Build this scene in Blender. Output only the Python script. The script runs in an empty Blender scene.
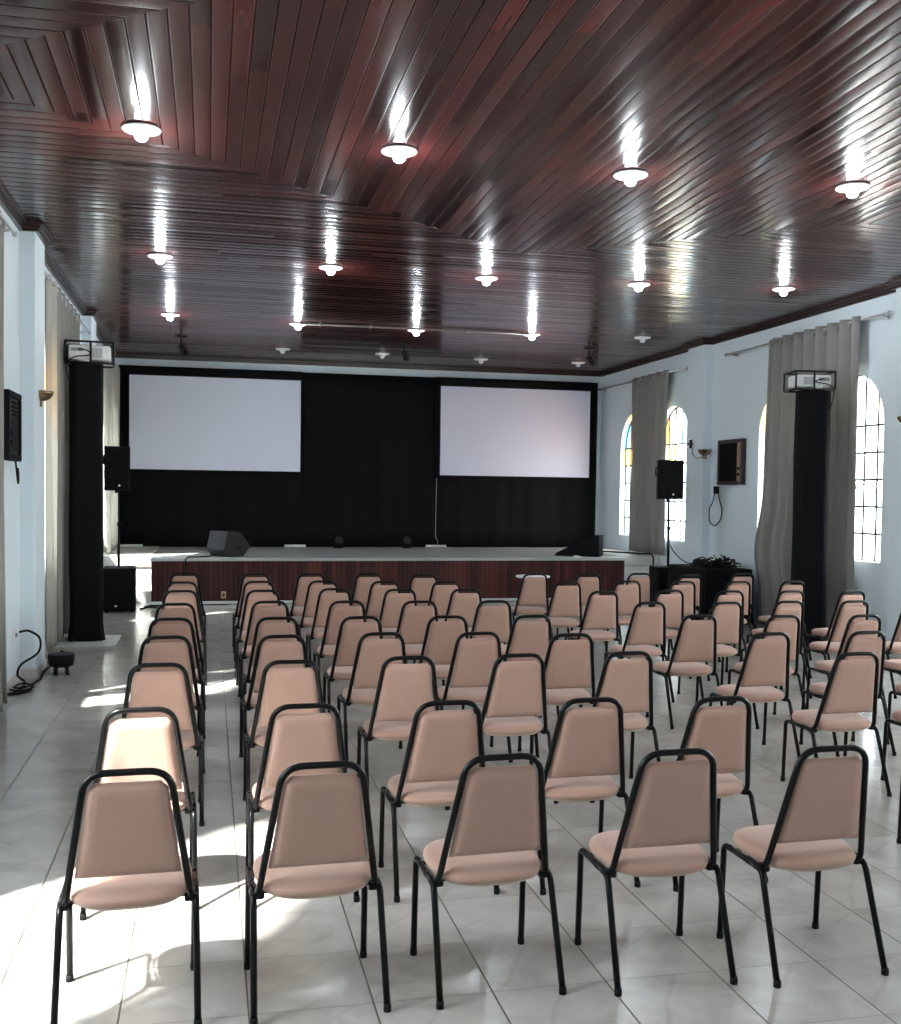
import bpy, bmesh, math, random
from math import sin, cos, pi, sqrt, radians
from mathutils import Vector, Matrix

random.seed(7)
scene = bpy.context.scene
COL = scene.collection

# ------------------------------------------------------------------ materials
def new_mat(name):
    m = bpy.data.materials.new(name)
    m.use_nodes = True
    nt = m.node_tree
    b = nt.nodes['Principled BSDF']
    return m, nt, b

def simple(name, col, rough=0.5, metal=0.0, spec=0.5, noise=0.0, nscale=30.0, bump=0.0, bscale=200.0, sheen=0.0, translucent=0.0):
    m, nt, b = new_mat(name)
    b.inputs['Base Color'].default_value = (*col, 1)
    b.inputs['Roughness'].default_value = rough
    b.inputs['Metallic'].default_value = metal
    b.inputs['Specular IOR Level'].default_value = spec
    if sheen:
        b.inputs['Sheen Weight'].default_value = sheen
        b.inputs['Sheen Roughness'].default_value = 0.6
    tc = nt.nodes.new('ShaderNodeTexCoord')
    if noise:
        n = nt.nodes.new('ShaderNodeTexNoise'); n.inputs['Scale'].default_value = nscale
        n.inputs['Detail'].default_value = 4
        nt.links.new(tc.outputs['Object'], n.inputs['Vector'])
        mx = nt.nodes.new('ShaderNodeMix'); mx.data_type = 'RGBA'
        mx.inputs['A'].default_value = tuple(c * (1 - noise) for c in col) + (1,)
        mx.inputs['B'].default_value = tuple(min(1, c * (1 + noise)) for c in col) + (1,)
        nt.links.new(n.outputs['Fac'], mx.inputs['Factor'])
        nt.links.new(mx.outputs['Result'], b.inputs['Base Color'])
    if bump:
        n2 = nt.nodes.new('ShaderNodeTexNoise'); n2.inputs['Scale'].default_value = bscale
        nt.links.new(tc.outputs['Object'], n2.inputs['Vector'])
        bp = nt.nodes.new('ShaderNodeBump'); bp.inputs['Strength'].default_value = bump
        bp.inputs['Distance'].default_value = 0.002
        nt.links.new(n2.outputs['Fac'], bp.inputs['Height'])
        nt.links.new(bp.outputs['Normal'], b.inputs['Normal'])
    if translucent:
        out = nt.nodes['Material Output']
        tr = nt.nodes.new('ShaderNodeBsdfTranslucent'); tr.inputs['Color'].default_value = (*[min(1, c * 1.4) for c in col], 1)
        ms = nt.nodes.new('ShaderNodeMixShader'); ms.inputs['Fac'].default_value = translucent
        nt.links.new(b.outputs[0], ms.inputs[1]); nt.links.new(tr.outputs[0], ms.inputs[2])
        nt.links.new(ms.outputs[0], out.inputs['Surface'])
    return m

class NB:
    """tiny node builder for scalar math"""
    def __init__(s, nt): s.nt = nt
    def m(s, op, a, b=None, c=None):
        n = s.nt.nodes.new('ShaderNodeMath'); n.operation = op
        for i, v in enumerate((a, b, c)):
            if v is None: continue
            if isinstance(v, (int, float)): n.inputs[i].default_value = v
            else: s.nt.links.new(v, n.inputs[i])
        return n.outputs[0]
    def smooth(s, v, a, b):
        n = s.nt.nodes.new('ShaderNodeMapRange'); n.interpolation_type = 'SMOOTHSTEP'
        s.nt.links.new(v, n.inputs['Value'])
        n.inputs['From Min'].default_value = a; n.inputs['From Max'].default_value = b
        return n.outputs['Result']
    def mixf(s, f, a, b):
        n = s.nt.nodes.new('ShaderNodeMix'); n.data_type = 'FLOAT'
        for k, v in (('Factor', f), ('A', a), ('B', b)):
            if isinstance(v, (int, float)): n.inputs[k].default_value = v
            else: s.nt.links.new(v, n.inputs[k])
        return n.outputs['Result']
    def mixc(s, f, a, b, blend='MIX'):
        n = s.nt.nodes.new('ShaderNodeMix'); n.data_type = 'RGBA'; n.blend_type = blend
        for k, v in (('Factor', f), ('A', a), ('B', b)):
            if isinstance(v, (int, float)): n.inputs[k].default_value = v
            elif isinstance(v, tuple): n.inputs[k].default_value = (*v, 1)
            else: s.nt.links.new(v, n.inputs[k])
        return n.outputs['Result']
    def white(s, v):
        n = s.nt.nodes.new('ShaderNodeTexWhiteNoise'); n.noise_dimensions = '1D'
        s.nt.links.new(v, n.inputs['W']); return n.outputs['Value']
    def comb(s, x, y, z):
        n = s.nt.nodes.new('ShaderNodeCombineXYZ')
        for i, v in enumerate((x, y, z)):
            if isinstance(v, (int, float)): n.inputs[i].default_value = v
            else: s.nt.links.new(v, n.inputs[i])
        return n.outputs[0]
    def ramp(s, v, stops):
        n = s.nt.nodes.new('ShaderNodeValToRGB'); s.nt.links.new(v, n.inputs['Fac'])
        e = n.color_ramp.elements
        while len(e) < len(stops): e.new(0.5)
        for k, (p, c) in enumerate(stops): e[k].position = p; e[k].color = (*c, 1)
        return n.outputs['Color']

def board_material(name, mode, pitch, length, stops, rough, convex, groove_w, groove_dark, coat=0.0, spec=0.5, tilt_amp=0.1):
    m, nt, b = new_mat(name); k = NB(nt)
    tc = nt.nodes.new('ShaderNodeTexCoord'); sp = nt.nodes.new('ShaderNodeSeparateXYZ')
    nt.links.new(tc.outputs['Object'], sp.inputs[0])
    X, Y, Z = sp.outputs
    if mode == 'ceiling':
        dx = k.m('DIVIDE', k.m('ABSOLUTE', k.m('SUBTRACT', X, 3.13)), 4.9)
        dy = k.m('DIVIDE', k.m('ABSOLUTE', k.m('SUBTRACT', Y, 6.95)), 3.72)
        inside = k.m('LESS_THAN', k.m('ADD', dx, dy), 1.0)
        c = k.mixf(inside, Y, X); al = k.mixf(inside, X, Y)
        shift = k.m('MULTIPLY', inside, 57.0)
    else:
        c, al, shift = X, Z, 0.0
    q = k.m('DIVIDE', c, k.mixf(inside, 0.135, pitch) if mode == 'ceiling' else pitch)
    idx = k.m('ADD', k.m('FLOOR', q), shift)
    fr = k.m('FRACT', q)
    seg = k.m('FLOOR', k.m('ADD', k.m('DIVIDE', al, length), k.m('MULTIPLY', k.white(idx), 7.0)))
    h = k.white(k.m('ADD', k.m('MULTIPLY', idx, 13.37), k.m('MULTIPLY', seg, 3.71)))
    grain = nt.nodes.new('ShaderNodeTexNoise'); grain.inputs['Scale'].default_value = 1.0; grain.inputs['Detail'].default_value = 5
    gv = k.comb(k.m('ADD', k.m('MULTIPLY', c, 60.0), k.m('MULTIPLY', h, 90.0)), k.m('MULTIPLY', al, 3.0), h)
    nt.links.new(gv, grain.inputs['Vector'])
    tone = k.m('ADD', k.m('MULTIPLY', h, 0.75), k.m('MULTIPLY', grain.outputs['Fac'], 0.32))
    col = k.ramp(tone, stops)
    edge = k.m('MINIMUM', fr, k.m('SUBTRACT', 1.0, fr))
    g = k.smooth(edge, 0.0, groove_w)
    col2 = k.mixc(k.m('MULTIPLY', k.m('SUBTRACT', 1.0, g), groove_dark), col, (0.004, 0.002, 0.002))
    nt.links.new(col2, b.inputs['Base Color'])
    t = k.m('SUBTRACT', k.m('MULTIPLY', fr, 2.0), 1.0)
    cvx = k.m('MULTIPLY', k.m('SUBTRACT', 1.0, k.m('MULTIPLY', t, t)), convex)
    tilt = k.m('MULTIPLY', k.m('MULTIPLY', k.m('SUBTRACT', k.white(k.m('ADD', k.m('MULTIPLY', idx, 7.77), k.m('MULTIPLY', seg, 1.31))), 0.5), t), tilt_amp)
    wob = nt.nodes.new('ShaderNodeTexNoise'); wob.inputs['Scale'].default_value = 4.0
    nt.links.new(tc.outputs['Object'], wob.inputs['Vector'])
    hh = k.m('ADD', k.m('ADD', k.m('MULTIPLY', g, 0.12), cvx), k.m('ADD', tilt, k.m('MULTIPLY', wob.outputs['Fac'], 0.25)))
    bp = nt.nodes.new('ShaderNodeBump'); bp.inputs['Strength'].default_value = 1.0; bp.inputs['Distance'].default_value = 0.005
    nt.links.new(hh, bp.inputs['Height']); nt.links.new(bp.outputs['Normal'], b.inputs['Normal'])
    gd = k.smooth(edge, 0.0, groove_w * 1.6)
    nt.links.new(k.mixf(gd, 0.7, k.m('ADD', rough - 0.06, k.m('MULTIPLY', h, 0.12))), b.inputs['Roughness'])
    nt.links.new(k.m('MULTIPLY', gd, spec), b.inputs['Specular IOR Level'])
    if coat:
        b.inputs['Coat Weight'].default_value = coat; b.inputs['Coat Roughness'].default_value = 0.12
        nt.links.new(bp.outputs['Normal'], b.inputs['Coat Normal'])
    return m

def floor_material():
    m, nt, b = new_mat('floor_tile'); k = NB(nt)
    tc = nt.nodes.new('ShaderNodeTexCoord'); sp = nt.nodes.new('ShaderNodeSeparateXYZ')
    nt.links.new(tc.outputs['Object'], sp.inputs[0]); X, Y, Z = sp.outputs
    qx = k.m('DIVIDE', k.m('SUBTRACT', X, 0.145), 0.44); qy = k.m('DIVIDE', k.m('SUBTRACT', Y, 3.70), 0.44)
    ix, iy = k.m('FLOOR', qx), k.m('FLOOR', qy); fx, fy = k.m('FRACT', qx), k.m('FRACT', qy)
    ex = k.m('MINIMUM', fx, k.m('SUBTRACT', 1.0, fx)); ey = k.m('MINIMUM', fy, k.m('SUBTRACT', 1.0, fy))
    gx = k.smooth(ex, 0.0055, 0.0105); gy = k.smooth(ey, 0.0025, 0.007)
    grout = k.m('MULTIPLY', gx, k.m('ADD', k.m('MULTIPLY', gy, 0.75), 0.25))
    h = k.white(k.m('ADD', k.m('MULTIPLY', ix, 17.3), k.m('MULTIPLY', iy, 5.9)))
    n1 = nt.nodes.new('ShaderNodeTexNoise'); n1.inputs['Scale'].default_value = 3.2; n1.inputs['Detail'].default_value = 7; n1.inputs['Roughness'].default_value = 0.62
    n1.inputs['Distortion'].default_value = 0.6
    vv = k.comb(k.m('ADD', X, k.m('MULTIPLY', h, 31.0)), Y, k.m('MULTIPLY', h, 11.0))
    nt.links.new(vv, n1.inputs['Vector'])
    cloud = k.ramp(n1.outputs['Fac'], [(0.25, (0.27, 0.252, 0.232)), (0.5, (0.42, 0.402, 0.376)), (0.75, (0.53, 0.517, 0.492))])
    # thin marble veins running diagonally through each tile
    dg = k.m('ADD', k.m('MULTIPLY', fx, 1.0), k.m('MULTIPLY', k.m('SUBTRACT', 1.0, fy), k.m('ADD', 0.5, h)))
    n2 = nt.nodes.new('ShaderNodeTexNoise'); n2.inputs['Scale'].default_value = 4.0; n2.inputs['Detail'].default_value = 3
    nt.links.new(vv, n2.inputs['Vector'])
    vline = k.m('ABSOLUTE', k.m('SUBTRACT', k.m('ADD', dg, k.m('MULTIPLY', n2.outputs['Fac'], 0.22)), k.m('ADD', 0.7, k.m('MULTIPLY', h, 0.5))))
    vein = k.m('MULTIPLY', k.m('SUBTRACT', 1.0, k.smooth(vline, 0.0, 0.045)), 0.22)
    c1 = k.mixc(vein, cloud, (0.20, 0.165, 0.14))
    tint = k.mixc(0.25, c1, k.ramp(h, [(0.0, (0.42, 0.405, 0.385)), (1.0, (0.55, 0.545, 0.53))]))
    c2 = k.mixc(grout, (0.085, 0.075, 0.062), tint)
    nt.links.new(c2, b.inputs['Base Color'])
    n3 = nt.nodes.new('ShaderNodeTexNoise'); n3.inputs['Scale'].default_value = 22.0; n3.inputs['Detail'].default_value = 3
    nt.links.new(tc.outputs['Object'], n3.inputs['Vector'])
    rr = k.m('ADD', k.m('MULTIPLY', n3.outputs['Fac'], 0.16), 0.13)
    nt.links.new(k.mixf(grout, 0.6, rr), b.inputs['Roughness'])
    b.inputs['Specular IOR Level'].default_value = 0.55
    bp = nt.nodes.new('ShaderNodeBump'); bp.inputs['Strength'].default_value = 0.5; bp.inputs['Distance'].default_value = 0.002
    nt.links.new(k.m('ADD', grout, k.m('MULTIPLY', n3.outputs['Fac'], 0.22)), bp.inputs['Height'])
    nt.links.new(bp.outputs['Normal'], b.inputs['Normal'])
    return m

def glass_material(name, col, gloss=0.08):
    m = bpy.data.materials.new(name); m.use_nodes = True; nt = m.node_tree
    nt.nodes.remove(nt.nodes['Principled BSDF']); out = nt.nodes['Material Output']
    t = nt.nodes.new('ShaderNodeBsdfTransparent'); t.inputs['Color'].default_value = (*col, 1)
    g = nt.nodes.new('ShaderNodeBsdfGlossy'); g.inputs['Roughness'].default_value = 0.05
    mx = nt.nodes.new('ShaderNodeMixShader'); mx.inputs['Fac'].default_value = gloss
    nt.links.new(t.outputs[0], mx.inputs[1]); nt.links.new(g.outputs[0], mx.inputs[2]); nt.links.new(mx.outputs[0], out.inputs['Surface'])
    return m

def emit_material(name, col, strength):
    m, nt, b = new_mat(name)
    b.inputs['Base Color'].default_value = (0.9, 0.9, 0.9, 1)
    b.inputs['Emission Color'].default_value = (*col, 1); b.inputs['Emission Strength'].default_value = strength
    return m

M = {}
M['wall'] = simple('wall_paint', (0.70, 0.785, 0.835), 0.55, noise=0.025, nscale=2.0)
M['wood_dark'] = simple('dark_varnished_wood', (0.028, 0.010, 0.008), 0.3, noise=0.35, nscale=8.0)
M['ceiling'] = board_material('ceiling_boards', 'ceiling', 0.112, 2.3,
    [(0.0, (0.019, 0.0070, 0.0070)), (0.35, (0.041, 0.0118, 0.0112)), (0.7, (0.064, 0.0160, 0.0145)), (0.93, (0.100, 0.0205, 0.0170)), (1.0, (0.18, 0.034, 0.024))],
    0.19, 0.24, 0.07, 0.97, coat=0.0, spec=0.36, tilt_amp=0.6)
M['stage_wood'] = board_material('stage_boards', 'stage', 0.078, 9.0,
    [(0.0, (0.022, 0.0070, 0.0062)), (0.4, (0.044, 0.0112, 0.0095)), (0.75, (0.074, 0.0175, 0.0135)), (1.0, (0.12, 0.030, 0.022))],
    0.42, 0.2, 0.05, 0.55, spec=0.3)
M['floor'] = floor_material()
M['deck'] = simple('stage_deck_tile', (0.42, 0.43, 0.43), 0.32, noise=0.10, nscale=6.0)
M['plinth'] = simple('white_plinth', (0.66, 0.68, 0.68), 0.4)
M['white_tile'] = simple('white_wall_tile', (0.74, 0.74, 0.71), 0.3)
M['cream'] = simple('cream_stone', (0.60, 0.59, 0.55), 0.45, noise=0.06, nscale=10)
M['fabric'] = simple('beige_fabric', (0.44, 0.264, 0.205), 0.85, spec=0.2, noise=0.06, nscale=9.0, bump=0.35, bscale=420.0, sheen=0.25)
M['black_metal'] = simple('black_enamel', (0.0035, 0.0035, 0.0038), 0.30, spec=0.20)
M['rubber'] = simple('black_rubber', (0.007, 0.007, 0.007), 0.75, spec=0.2)
M['plywood'] = simple('pale_plywood', (0.55, 0.45, 0.33), 0.6)
M['curtain'] = simple('taupe_curtain', (0.285, 0.272, 0.258), 0.85, spec=0.15, noise=0.05, nscale=14, bump=0.3, bscale=300, translucent=0.12)
M['curtain_pale'] = simple('pale_curtain', (0.46, 0.45, 0.41), 0.85, spec=0.15, noise=0.05, nscale=14, translucent=0.30)
M['black_cloth'] = simple('black_cloth', (0.0072, 0.0072, 0.0080), 0.92, spec=0.12, noise=0.15, nscale=6, bump=0.3, bscale=150)
M['black_box'] = simple('black_speaker_paint', (0.006, 0.006, 0.007), 0.75, spec=0.10, bump=0.4, bscale=500)
M['grille'] = simple('speaker_grille', (0.005, 0.005, 0.0055), 0.75, spec=0.08, bump=0.8, bscale=700)
M['dark_grey'] = simple('dark_grey_paint', (0.022, 0.023, 0.026), 0.7, spec=0.15, bump=0.4, bscale=400)
M['screen'] = simple('projection_screen', (0.76, 0.79, 0.93), 0.6, spec=0.2)
M['screen_bright'] = simple('bright_projection_screen', (0.68, 0.69, 0.84), 0.6, spec=0.2)
M['steel'] = simple('brushed_steel', (0.55, 0.55, 0.56), 0.28, metal=1.0)
M['brass'] = simple('dark_brass', (0.30, 0.22, 0.13), 0.22, metal=1.0)
M['conduit'] = simple('dull_conduit', (0.20, 0.18, 0.165), 0.6)
M['iron'] = simple('window_iron', (0.02, 0.02, 0.022), 0.5)
M['white_plastic'] = simple('white_plastic', (0.72, 0.73, 0.73), 0.35)
M['grey_plastic'] = simple('grey_plastic', (0.25, 0.25, 0.26), 0.45)
M['pale_wood'] = simple('reddish_pale_wood', (0.30, 0.20, 0.155), 0.5, noise=0.1, nscale=10)
M['enamel'] = simple('white_enamel', (0.85, 0.86, 0.87), 0.3)
M['socket'] = simple('yellowed_socket', (0.42, 0.33, 0.16), 0.5)
M['led'] = simple('speaker_badge', (0.6, 0.6, 0.6), 0.3, metal=0.6)
M['bulb'] = emit_material('lit_bulb', (0.86, 0.94, 1.0), 40.0)
M['bulb_off'] = simple('unlit_bulb', (0.75, 0.76, 0.76), 0.3)
M['clear'] = glass_material('clear_glass', (0.95, 0.97, 0.97))
M['amber'] = glass_material('amber_glass', (0.97, 0.62, 0.26))
M['yellow'] = glass_material('yellow_glass', (0.99, 0.88, 0.42))
M['pale'] = glass_material('pale_yellow_glass', (1.0, 0.95, 0.72))
M['blue'] = glass_material('blue_glass', (0.45, 0.76, 0.95))
M['ground'] = simple('outside_paving', (0.55, 0.53, 0.50), 0.8, noise=0.1, nscale=0.7)

# ------------------------------------------------------------------ mesh helpers
class MB:
    def __init__(s):
        s.v = []; s.f = []; s.mi = []; s.sm = []; s.mat = 0
    def _add(s, vs, fs, smooth=False):
        o = len(s.v); s.v += [tuple(p) for p in vs]
        for f in fs:
            s.f.append([i + o for i in f]); s.mi.append(s.mat); s.sm.append(smooth)
    def box(s, x0, x1, y0, y1, z0, z1, bev=0.0):
        if bev <= 0:
            vs = [(x, y, z) for z in (z0, z1) for y in (y0, y1) for x in (x0, x1)]
            s._add(vs, [(0, 2, 3, 1), (4, 5, 7, 6), (0, 1, 5, 4), (2, 6, 7, 3), (0, 4, 6, 2), (1, 3, 7, 5)])
            return
        bm = bmesh.new(); bmesh.ops.create_cube(bm, size=1)
        for v in bm.verts:
            v.co = Vector(((x0 + x1) / 2 + v.co.x * (x1 - x0), (y0 + y1) / 2 + v.co.y * (y1 - y0), (z0 + z1) / 2 + v.co.z * (z1 - z0)))
        bmesh.ops.bevel(bm, geom=bm.edges[:], offset=bev, segments=2, affect='EDGES', profile=0.5)
        s.frombm(bm, False)
    def frombm(s, bm, smooth=False):
        bm.verts.index_update()
        s._add([v.co for v in bm.verts], [[v.index for v in f.verts] for f in bm.faces], smooth); bm.free()
    def tube(s, pts, r, n=10, cap=True):
        pts = [Vector(p) for p in pts]; rr = r if isinstance(r, (list, tuple)) else [r] * len(pts)
        t0 = (pts[1] - pts[0]).normalized()
        ref = Vector((0, 0, 1)) if abs(t0.z) < 0.9 else Vector((1, 0, 0))
        nrm = (ref - t0 * ref.dot(t0)).normalized(); vs = []
        for i, p in enumerate(pts):
            if i == 0: t = t0
            elif i == len(pts) - 1: t = (pts[i] - pts[i - 1]).normalized()
            else: t = ((pts[i] - pts[i - 1]).normalized() + (pts[i + 1] - pts[i]).normalized())
            t = t.normalized() if t.length > 1e-9 else t0
            nrm = (nrm - t * nrm.dot(t)).normalized(); bn = t.cross(nrm)
            for k in range(n):
                a = 2 * pi * k / n
                vs.append(p + (nrm * cos(a) + bn * sin(a)) * rr[i])
        fs = []
        for i in range(len(pts) - 1):
            for k in range(n):
                a, b2 = i * n + k, i * n + (k + 1) % n
                fs.append((a, b2, b2 + n, a + n))
        s._add(vs, fs, True)
        if cap:
            o = len(s.v) - len(vs)
            s.f.append([o + k for k in range(n)][::-1]); s.mi.append(s.mat); s.sm.append(False)
            s.f.append([o + (len(pts) - 1) * n + k for k in range(n)]); s.mi.append(s.mat); s.sm.append(False)
    def lathe(s, prof, c=(0, 0, 0), n=24, axis='z', half=False):
        vs = []; cx, cy, cz = c
        for (r, h) in prof:
            for k in range(n + (1 if half else 0)):
                a = (pi if half else 2 * pi) * k / n
                if axis == 'z': vs.append((cx + r * cos(a), cy + r * sin(a), cz + h))
                elif axis == 'y': vs.append((cx + r * cos(a), cy + h, cz + r * sin(a)))
                else: vs.append((cx + h, cy + r * cos(a), cz + r * sin(a)))
        fs = []; st = n + (1 if half else 0)
        for i in range(len(prof) - 1):
            for k in range(n):
                a, b2 = i * st + k, i * st + ((k + 1) if half else (k + 1) % n)
                fs.append((a, b2, b2 + st, a + st))
        s._add(vs, fs, True)
    def prism(s, poly, fn0, fn1):
        n = len(poly)
        vs = [fn0(p) for p in poly] + [fn1(p) for p in poly]
        fs = [tuple(range(n))[::-1], tuple(range(n, 2 * n))] + [(i, (i + 1) % n, (i + 1) % n + n, i + n) for i in range(n)]
        s._add(vs, fs)
    def grid(s, nu, nv, fn, smooth=True):
        vs = [fn(i / nu, j / nv) for j in range(nv + 1) for i in range(nu + 1)]
        w = nu + 1
        s._add(vs, [(j * w + i, j * w + i + 1, (j + 1) * w + i + 1, (j + 1) * w + i) for j in range(nv) for i in range(nu)], smooth)
    def build(s, name, mats, parent=None, recalc=True):
        me = bpy.data.meshes.new(name); me.from_pydata(s.v, [], s.f)
        if not isinstance(mats, (list, tuple)): mats = [mats]
        for m in mats: me.materials.append(m)
        me.polygons.foreach_set('material_index', s.mi); me.polygons.foreach_set('use_smooth', s.sm)
        if recalc:
            bm = bmesh.new(); bm.from_mesh(me); bmesh.ops.recalc_face_normals(bm, faces=bm.faces[:]); bm.to_mesh(me); bm.free()
        me.update()
        o = bpy.data.objects.new(name, me); COL.objects.link(o)
        if parent: o.parent = parent
        return o

def fillet(pts, r, seg=5):
    pts = [Vector(p) for p in pts]; out = [pts[0]]
    for i in range(1, len(pts) - 1):
        a, b, c = pts[i - 1], pts[i], pts[i + 1]
        u, v = (a - b), (c - b)
        d = min(r if not isinstance(r, (list, tuple)) else r[i - 1], u.length * 0.48, v.length * 0.48)
        p0, p1 = b + u.normalized() * d, b + v.normalized() * d
        for k in range(seg + 1):
            t = k / seg
            out.append(p0 * (1 - t) ** 2 + b * 2 * t * (1 - t) + p1 * t * t)
    out.append(pts[-1]); return out

def smooth_path(pts, sub=6):
    pts = [Vector(p) for p in pts]; out = []
    for i in range(len(pts) - 1):
        p0 = pts[max(0, i - 1)]; p1 = pts[i]; p2 = pts[i + 1]; p3 = pts[min(len(pts) - 1, i + 2)]
        for k in range(sub):
            t = k / sub
            out.append(0.5 * ((2 * p1) + (p2 - p0) * t + (2 * p0 - 5 * p1 + 4 * p2 - p3) * t * t + (3 * p1 - p0 - 3 * p2 + p3) * t ** 3))
    out.append(pts[-1]); return out

def tag(o, label=None, cat=None, group=None, kind=None):
    if label: o['label'] = label
    if cat: o['category'] = cat
    if group: o['group'] = group
    if kind: o['kind'] = kind
    return o

def empty(name, loc=(0, 0, 0), rz=0.0):
    o = bpy.data.objects.new(name, None); COL.objects.link(o)
    o.location = loc; o.rotation_euler = (0, 0, rz); o.empty_display_size = 0.1
    return o

def copy_tree(o, parent=None):
    c = o.copy(); COL.objects.link(c)
    if parent: c.parent = parent
    for ch in list(o.children): copy_tree(ch, c)
    return c

def struct(mb, name, mats, parent=None):
    o = mb.build(name, mats, parent)
    if not parent: o['kind'] = 'structure'
    return o

ORD = ['first', 'second', 'third', 'fourth', 'fifth', 'sixth', 'seventh', 'eighth', 'ninth', 'tenth']

# ------------------------------------------------------------------ room
XL, XR, Y0, Y1, ZC = -1.75, 7.84, -2.6, 20.64, 4.31
T = 0.22
mb = MB(); mb.box(XL - 0.3, XR + 0.3, Y0 - 0.3, Y1 + 0.3, -0.12, 0.0); struct(mb, 'floor', M['floor'])
mb = MB(); mb.box(XL - 0.3, XR + 0.3, Y0 - 0.3, Y1 + 0.3, ZC, ZC + 0.15); struct(mb, 'ceiling', M['ceiling'])
mb = MB(); mb.box(XL - T, XR + T, Y1, Y1 + T, 0, ZC); struct(mb, 'wall_back', M['wall'])
mb = MB(); mb.box(XL - T, XR + T, Y0 - T, Y0, 0, ZC); struct(mb, 'wall_front', M['wall'])
mb = MB(); mb.box(-60, 70, -50, 75, -0.4, -0.3); struct(mb, 'ground', M['ground'])

WR0, SILL, SPR = 0.65, 1.05, 2.72       # arched window: half width, sill, spring line
WIN_R = [(2.05, 0), (3.8, 0), (6.9, 0), (8.65, 0), (11.88, 0), (13.52, 0), (17.12, 0), (18.87, 0)]
WIN_L = [(3.50, 0.85), (6.93, 0), (8.80, 0), (12.30, 0), (14.08, 0), (17.4, 0), (19.05, 0)]
NA = 16
def side_wall(name, x, sgn, wins):
    """wall with arched openings; sgn = +1 for the right wall (outside towards +x)"""
    mb = MB(); xo = x + sgn * T
    ys = [Y0] + sum([[c - (w or WR0), c + (w or WR0)] for c, w in wins], []) + [Y1]
    for i in range(0, len(ys), 2):
        mb.box(min(x, xo), max(x, xo), ys[i], ys[i + 1], 0, ZC)
    for c, w in wins:
        WR = w or WR0
        mb.box(min(x, xo), max(x, xo), c - WR, c + WR, 0, SILL)
        arc = [(c - WR * cos(pi * k / NA), SPR + WR * sin(pi * k / NA)) for k in range(NA + 1)]
        for k in range(NA):
            (ya, za), (yb, zb) = arc[k], arc[k + 1]
            vs = [(xx, yy, zz) for xx in (x, xo) for (yy, zz) in ((ya, za), (yb, zb), (yb, ZC), (ya, ZC))]
            mb._add(vs, [(0, 1, 2, 3), (4, 7, 6, 5), (0, 4, 5, 1)])
    o = mb.build(name, M['wall'], recalc=False); o['kind'] = 'structure'
    return o
side_wall('wall_right', XR, 1, WIN_R)
side_wall('wall_left', XL, -1, WIN_L)

def make_window(i, x, sgn, c, colours, WR=WR0):
    """iron grid in the opening with one glass mesh"""
    xg = x + sgn * 0.11
    fr = MB(); r = 0.011
    arc = [(xg, c - (WR - 0.012) * cos(pi * k / NA), SPR + (WR - 0.012) * sin(pi * k / NA)) for k in range(NA + 1)]
    fr.tube([(xg, c - WR + 0.012, SILL)] + arc + [(xg, c + WR - 0.012, SILL)], r, 6)
    cols = [c - WR + 2 * WR * k / 5 for k in range(6)]
    for k in range(1, 5):
        yy = cols[k]; top = SPR + sqrt(max(0, WR ** 2 - (yy - c) ** 2))
        fr.tube([(xg, yy, SILL), (xg, yy, top)], 0.015, 6)
    for k in range(6):
        zz = SILL + (SPR - SILL) * k / 5
        fr.box(xg - 0.010, xg + 0.010, c - WR, c + WR, zz - 0.015, zz + 0.015)
    # casement stay on the third pane row
    zz = SILL + (SPR - SILL) * 0.6
    fr.tube([(xg, c - 0.13, zz - 0.06), (xg + 0.0, c + 0.05, zz - 0.06), (xg, c - 0.02, zz - 0.2), (xg, c + 0.1, zz - 0.26)], 0.010, 5)
    w = struct(fr, 'window_%d' % i, M['iron'])
    gl = MB(); names = ['clear', 'amber', 'yellow', 'blue', 'pale']
    up, row = colours
    for k in range(5):
        ya, yb = cols[k], cols[k + 1]
        for j in range(5):
            gl.mat = names.index(row[k]) if j == 4 else 0
            za, zb = SILL + (SPR - SILL) * j / 5, SILL + (SPR - SILL) * (j + 1) / 5
            gl.box(xg - 0.003, xg + 0.003, ya, yb, za, zb)
        gl.mat = names.index(up[k])
        n = 5
        pl = [(ya, SPR)] + [(ya + (yb - ya) * q / n, SPR + sqrt(max(0, WR ** 2 - (ya + (yb - ya) * q / n - c) ** 2))) for q in range(n + 1)] + [(yb, SPR)]
        if abs(pl[0][1] - pl[1][1]) < 1e-6: pl = pl[1:]
        if abs(pl[-1][1] - pl[-2][1]) < 1e-6: pl = pl[:-1]
        gl.prism(pl, lambda p: (xg - 0.003, p[0], p[1]), lambda p: (xg + 0.003, p[0], p[1]))
    gl.build('pane', [M[n] for n in names], w)
    # daylight portal in the opening (only guides sampling of the sky)
    L = bpy.data.lights.new('window_daylight', 'AREA'); L.shape = 'RECTANGLE'; L.size = 2 * WR; L.size_y = SPR + WR - SILL
    L.cycles.is_portal = True
    lo = bpy.data.objects.new('window_daylight', L); COL.objects.link(lo)
    lo.location = (x + sgn * 0.16, c, (SILL + SPR + WR) / 2)
    lo.rotation_euler = (radians(90), 0, radians(90) * sgn)   # -Z of the light looks into the room
    return w

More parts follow.
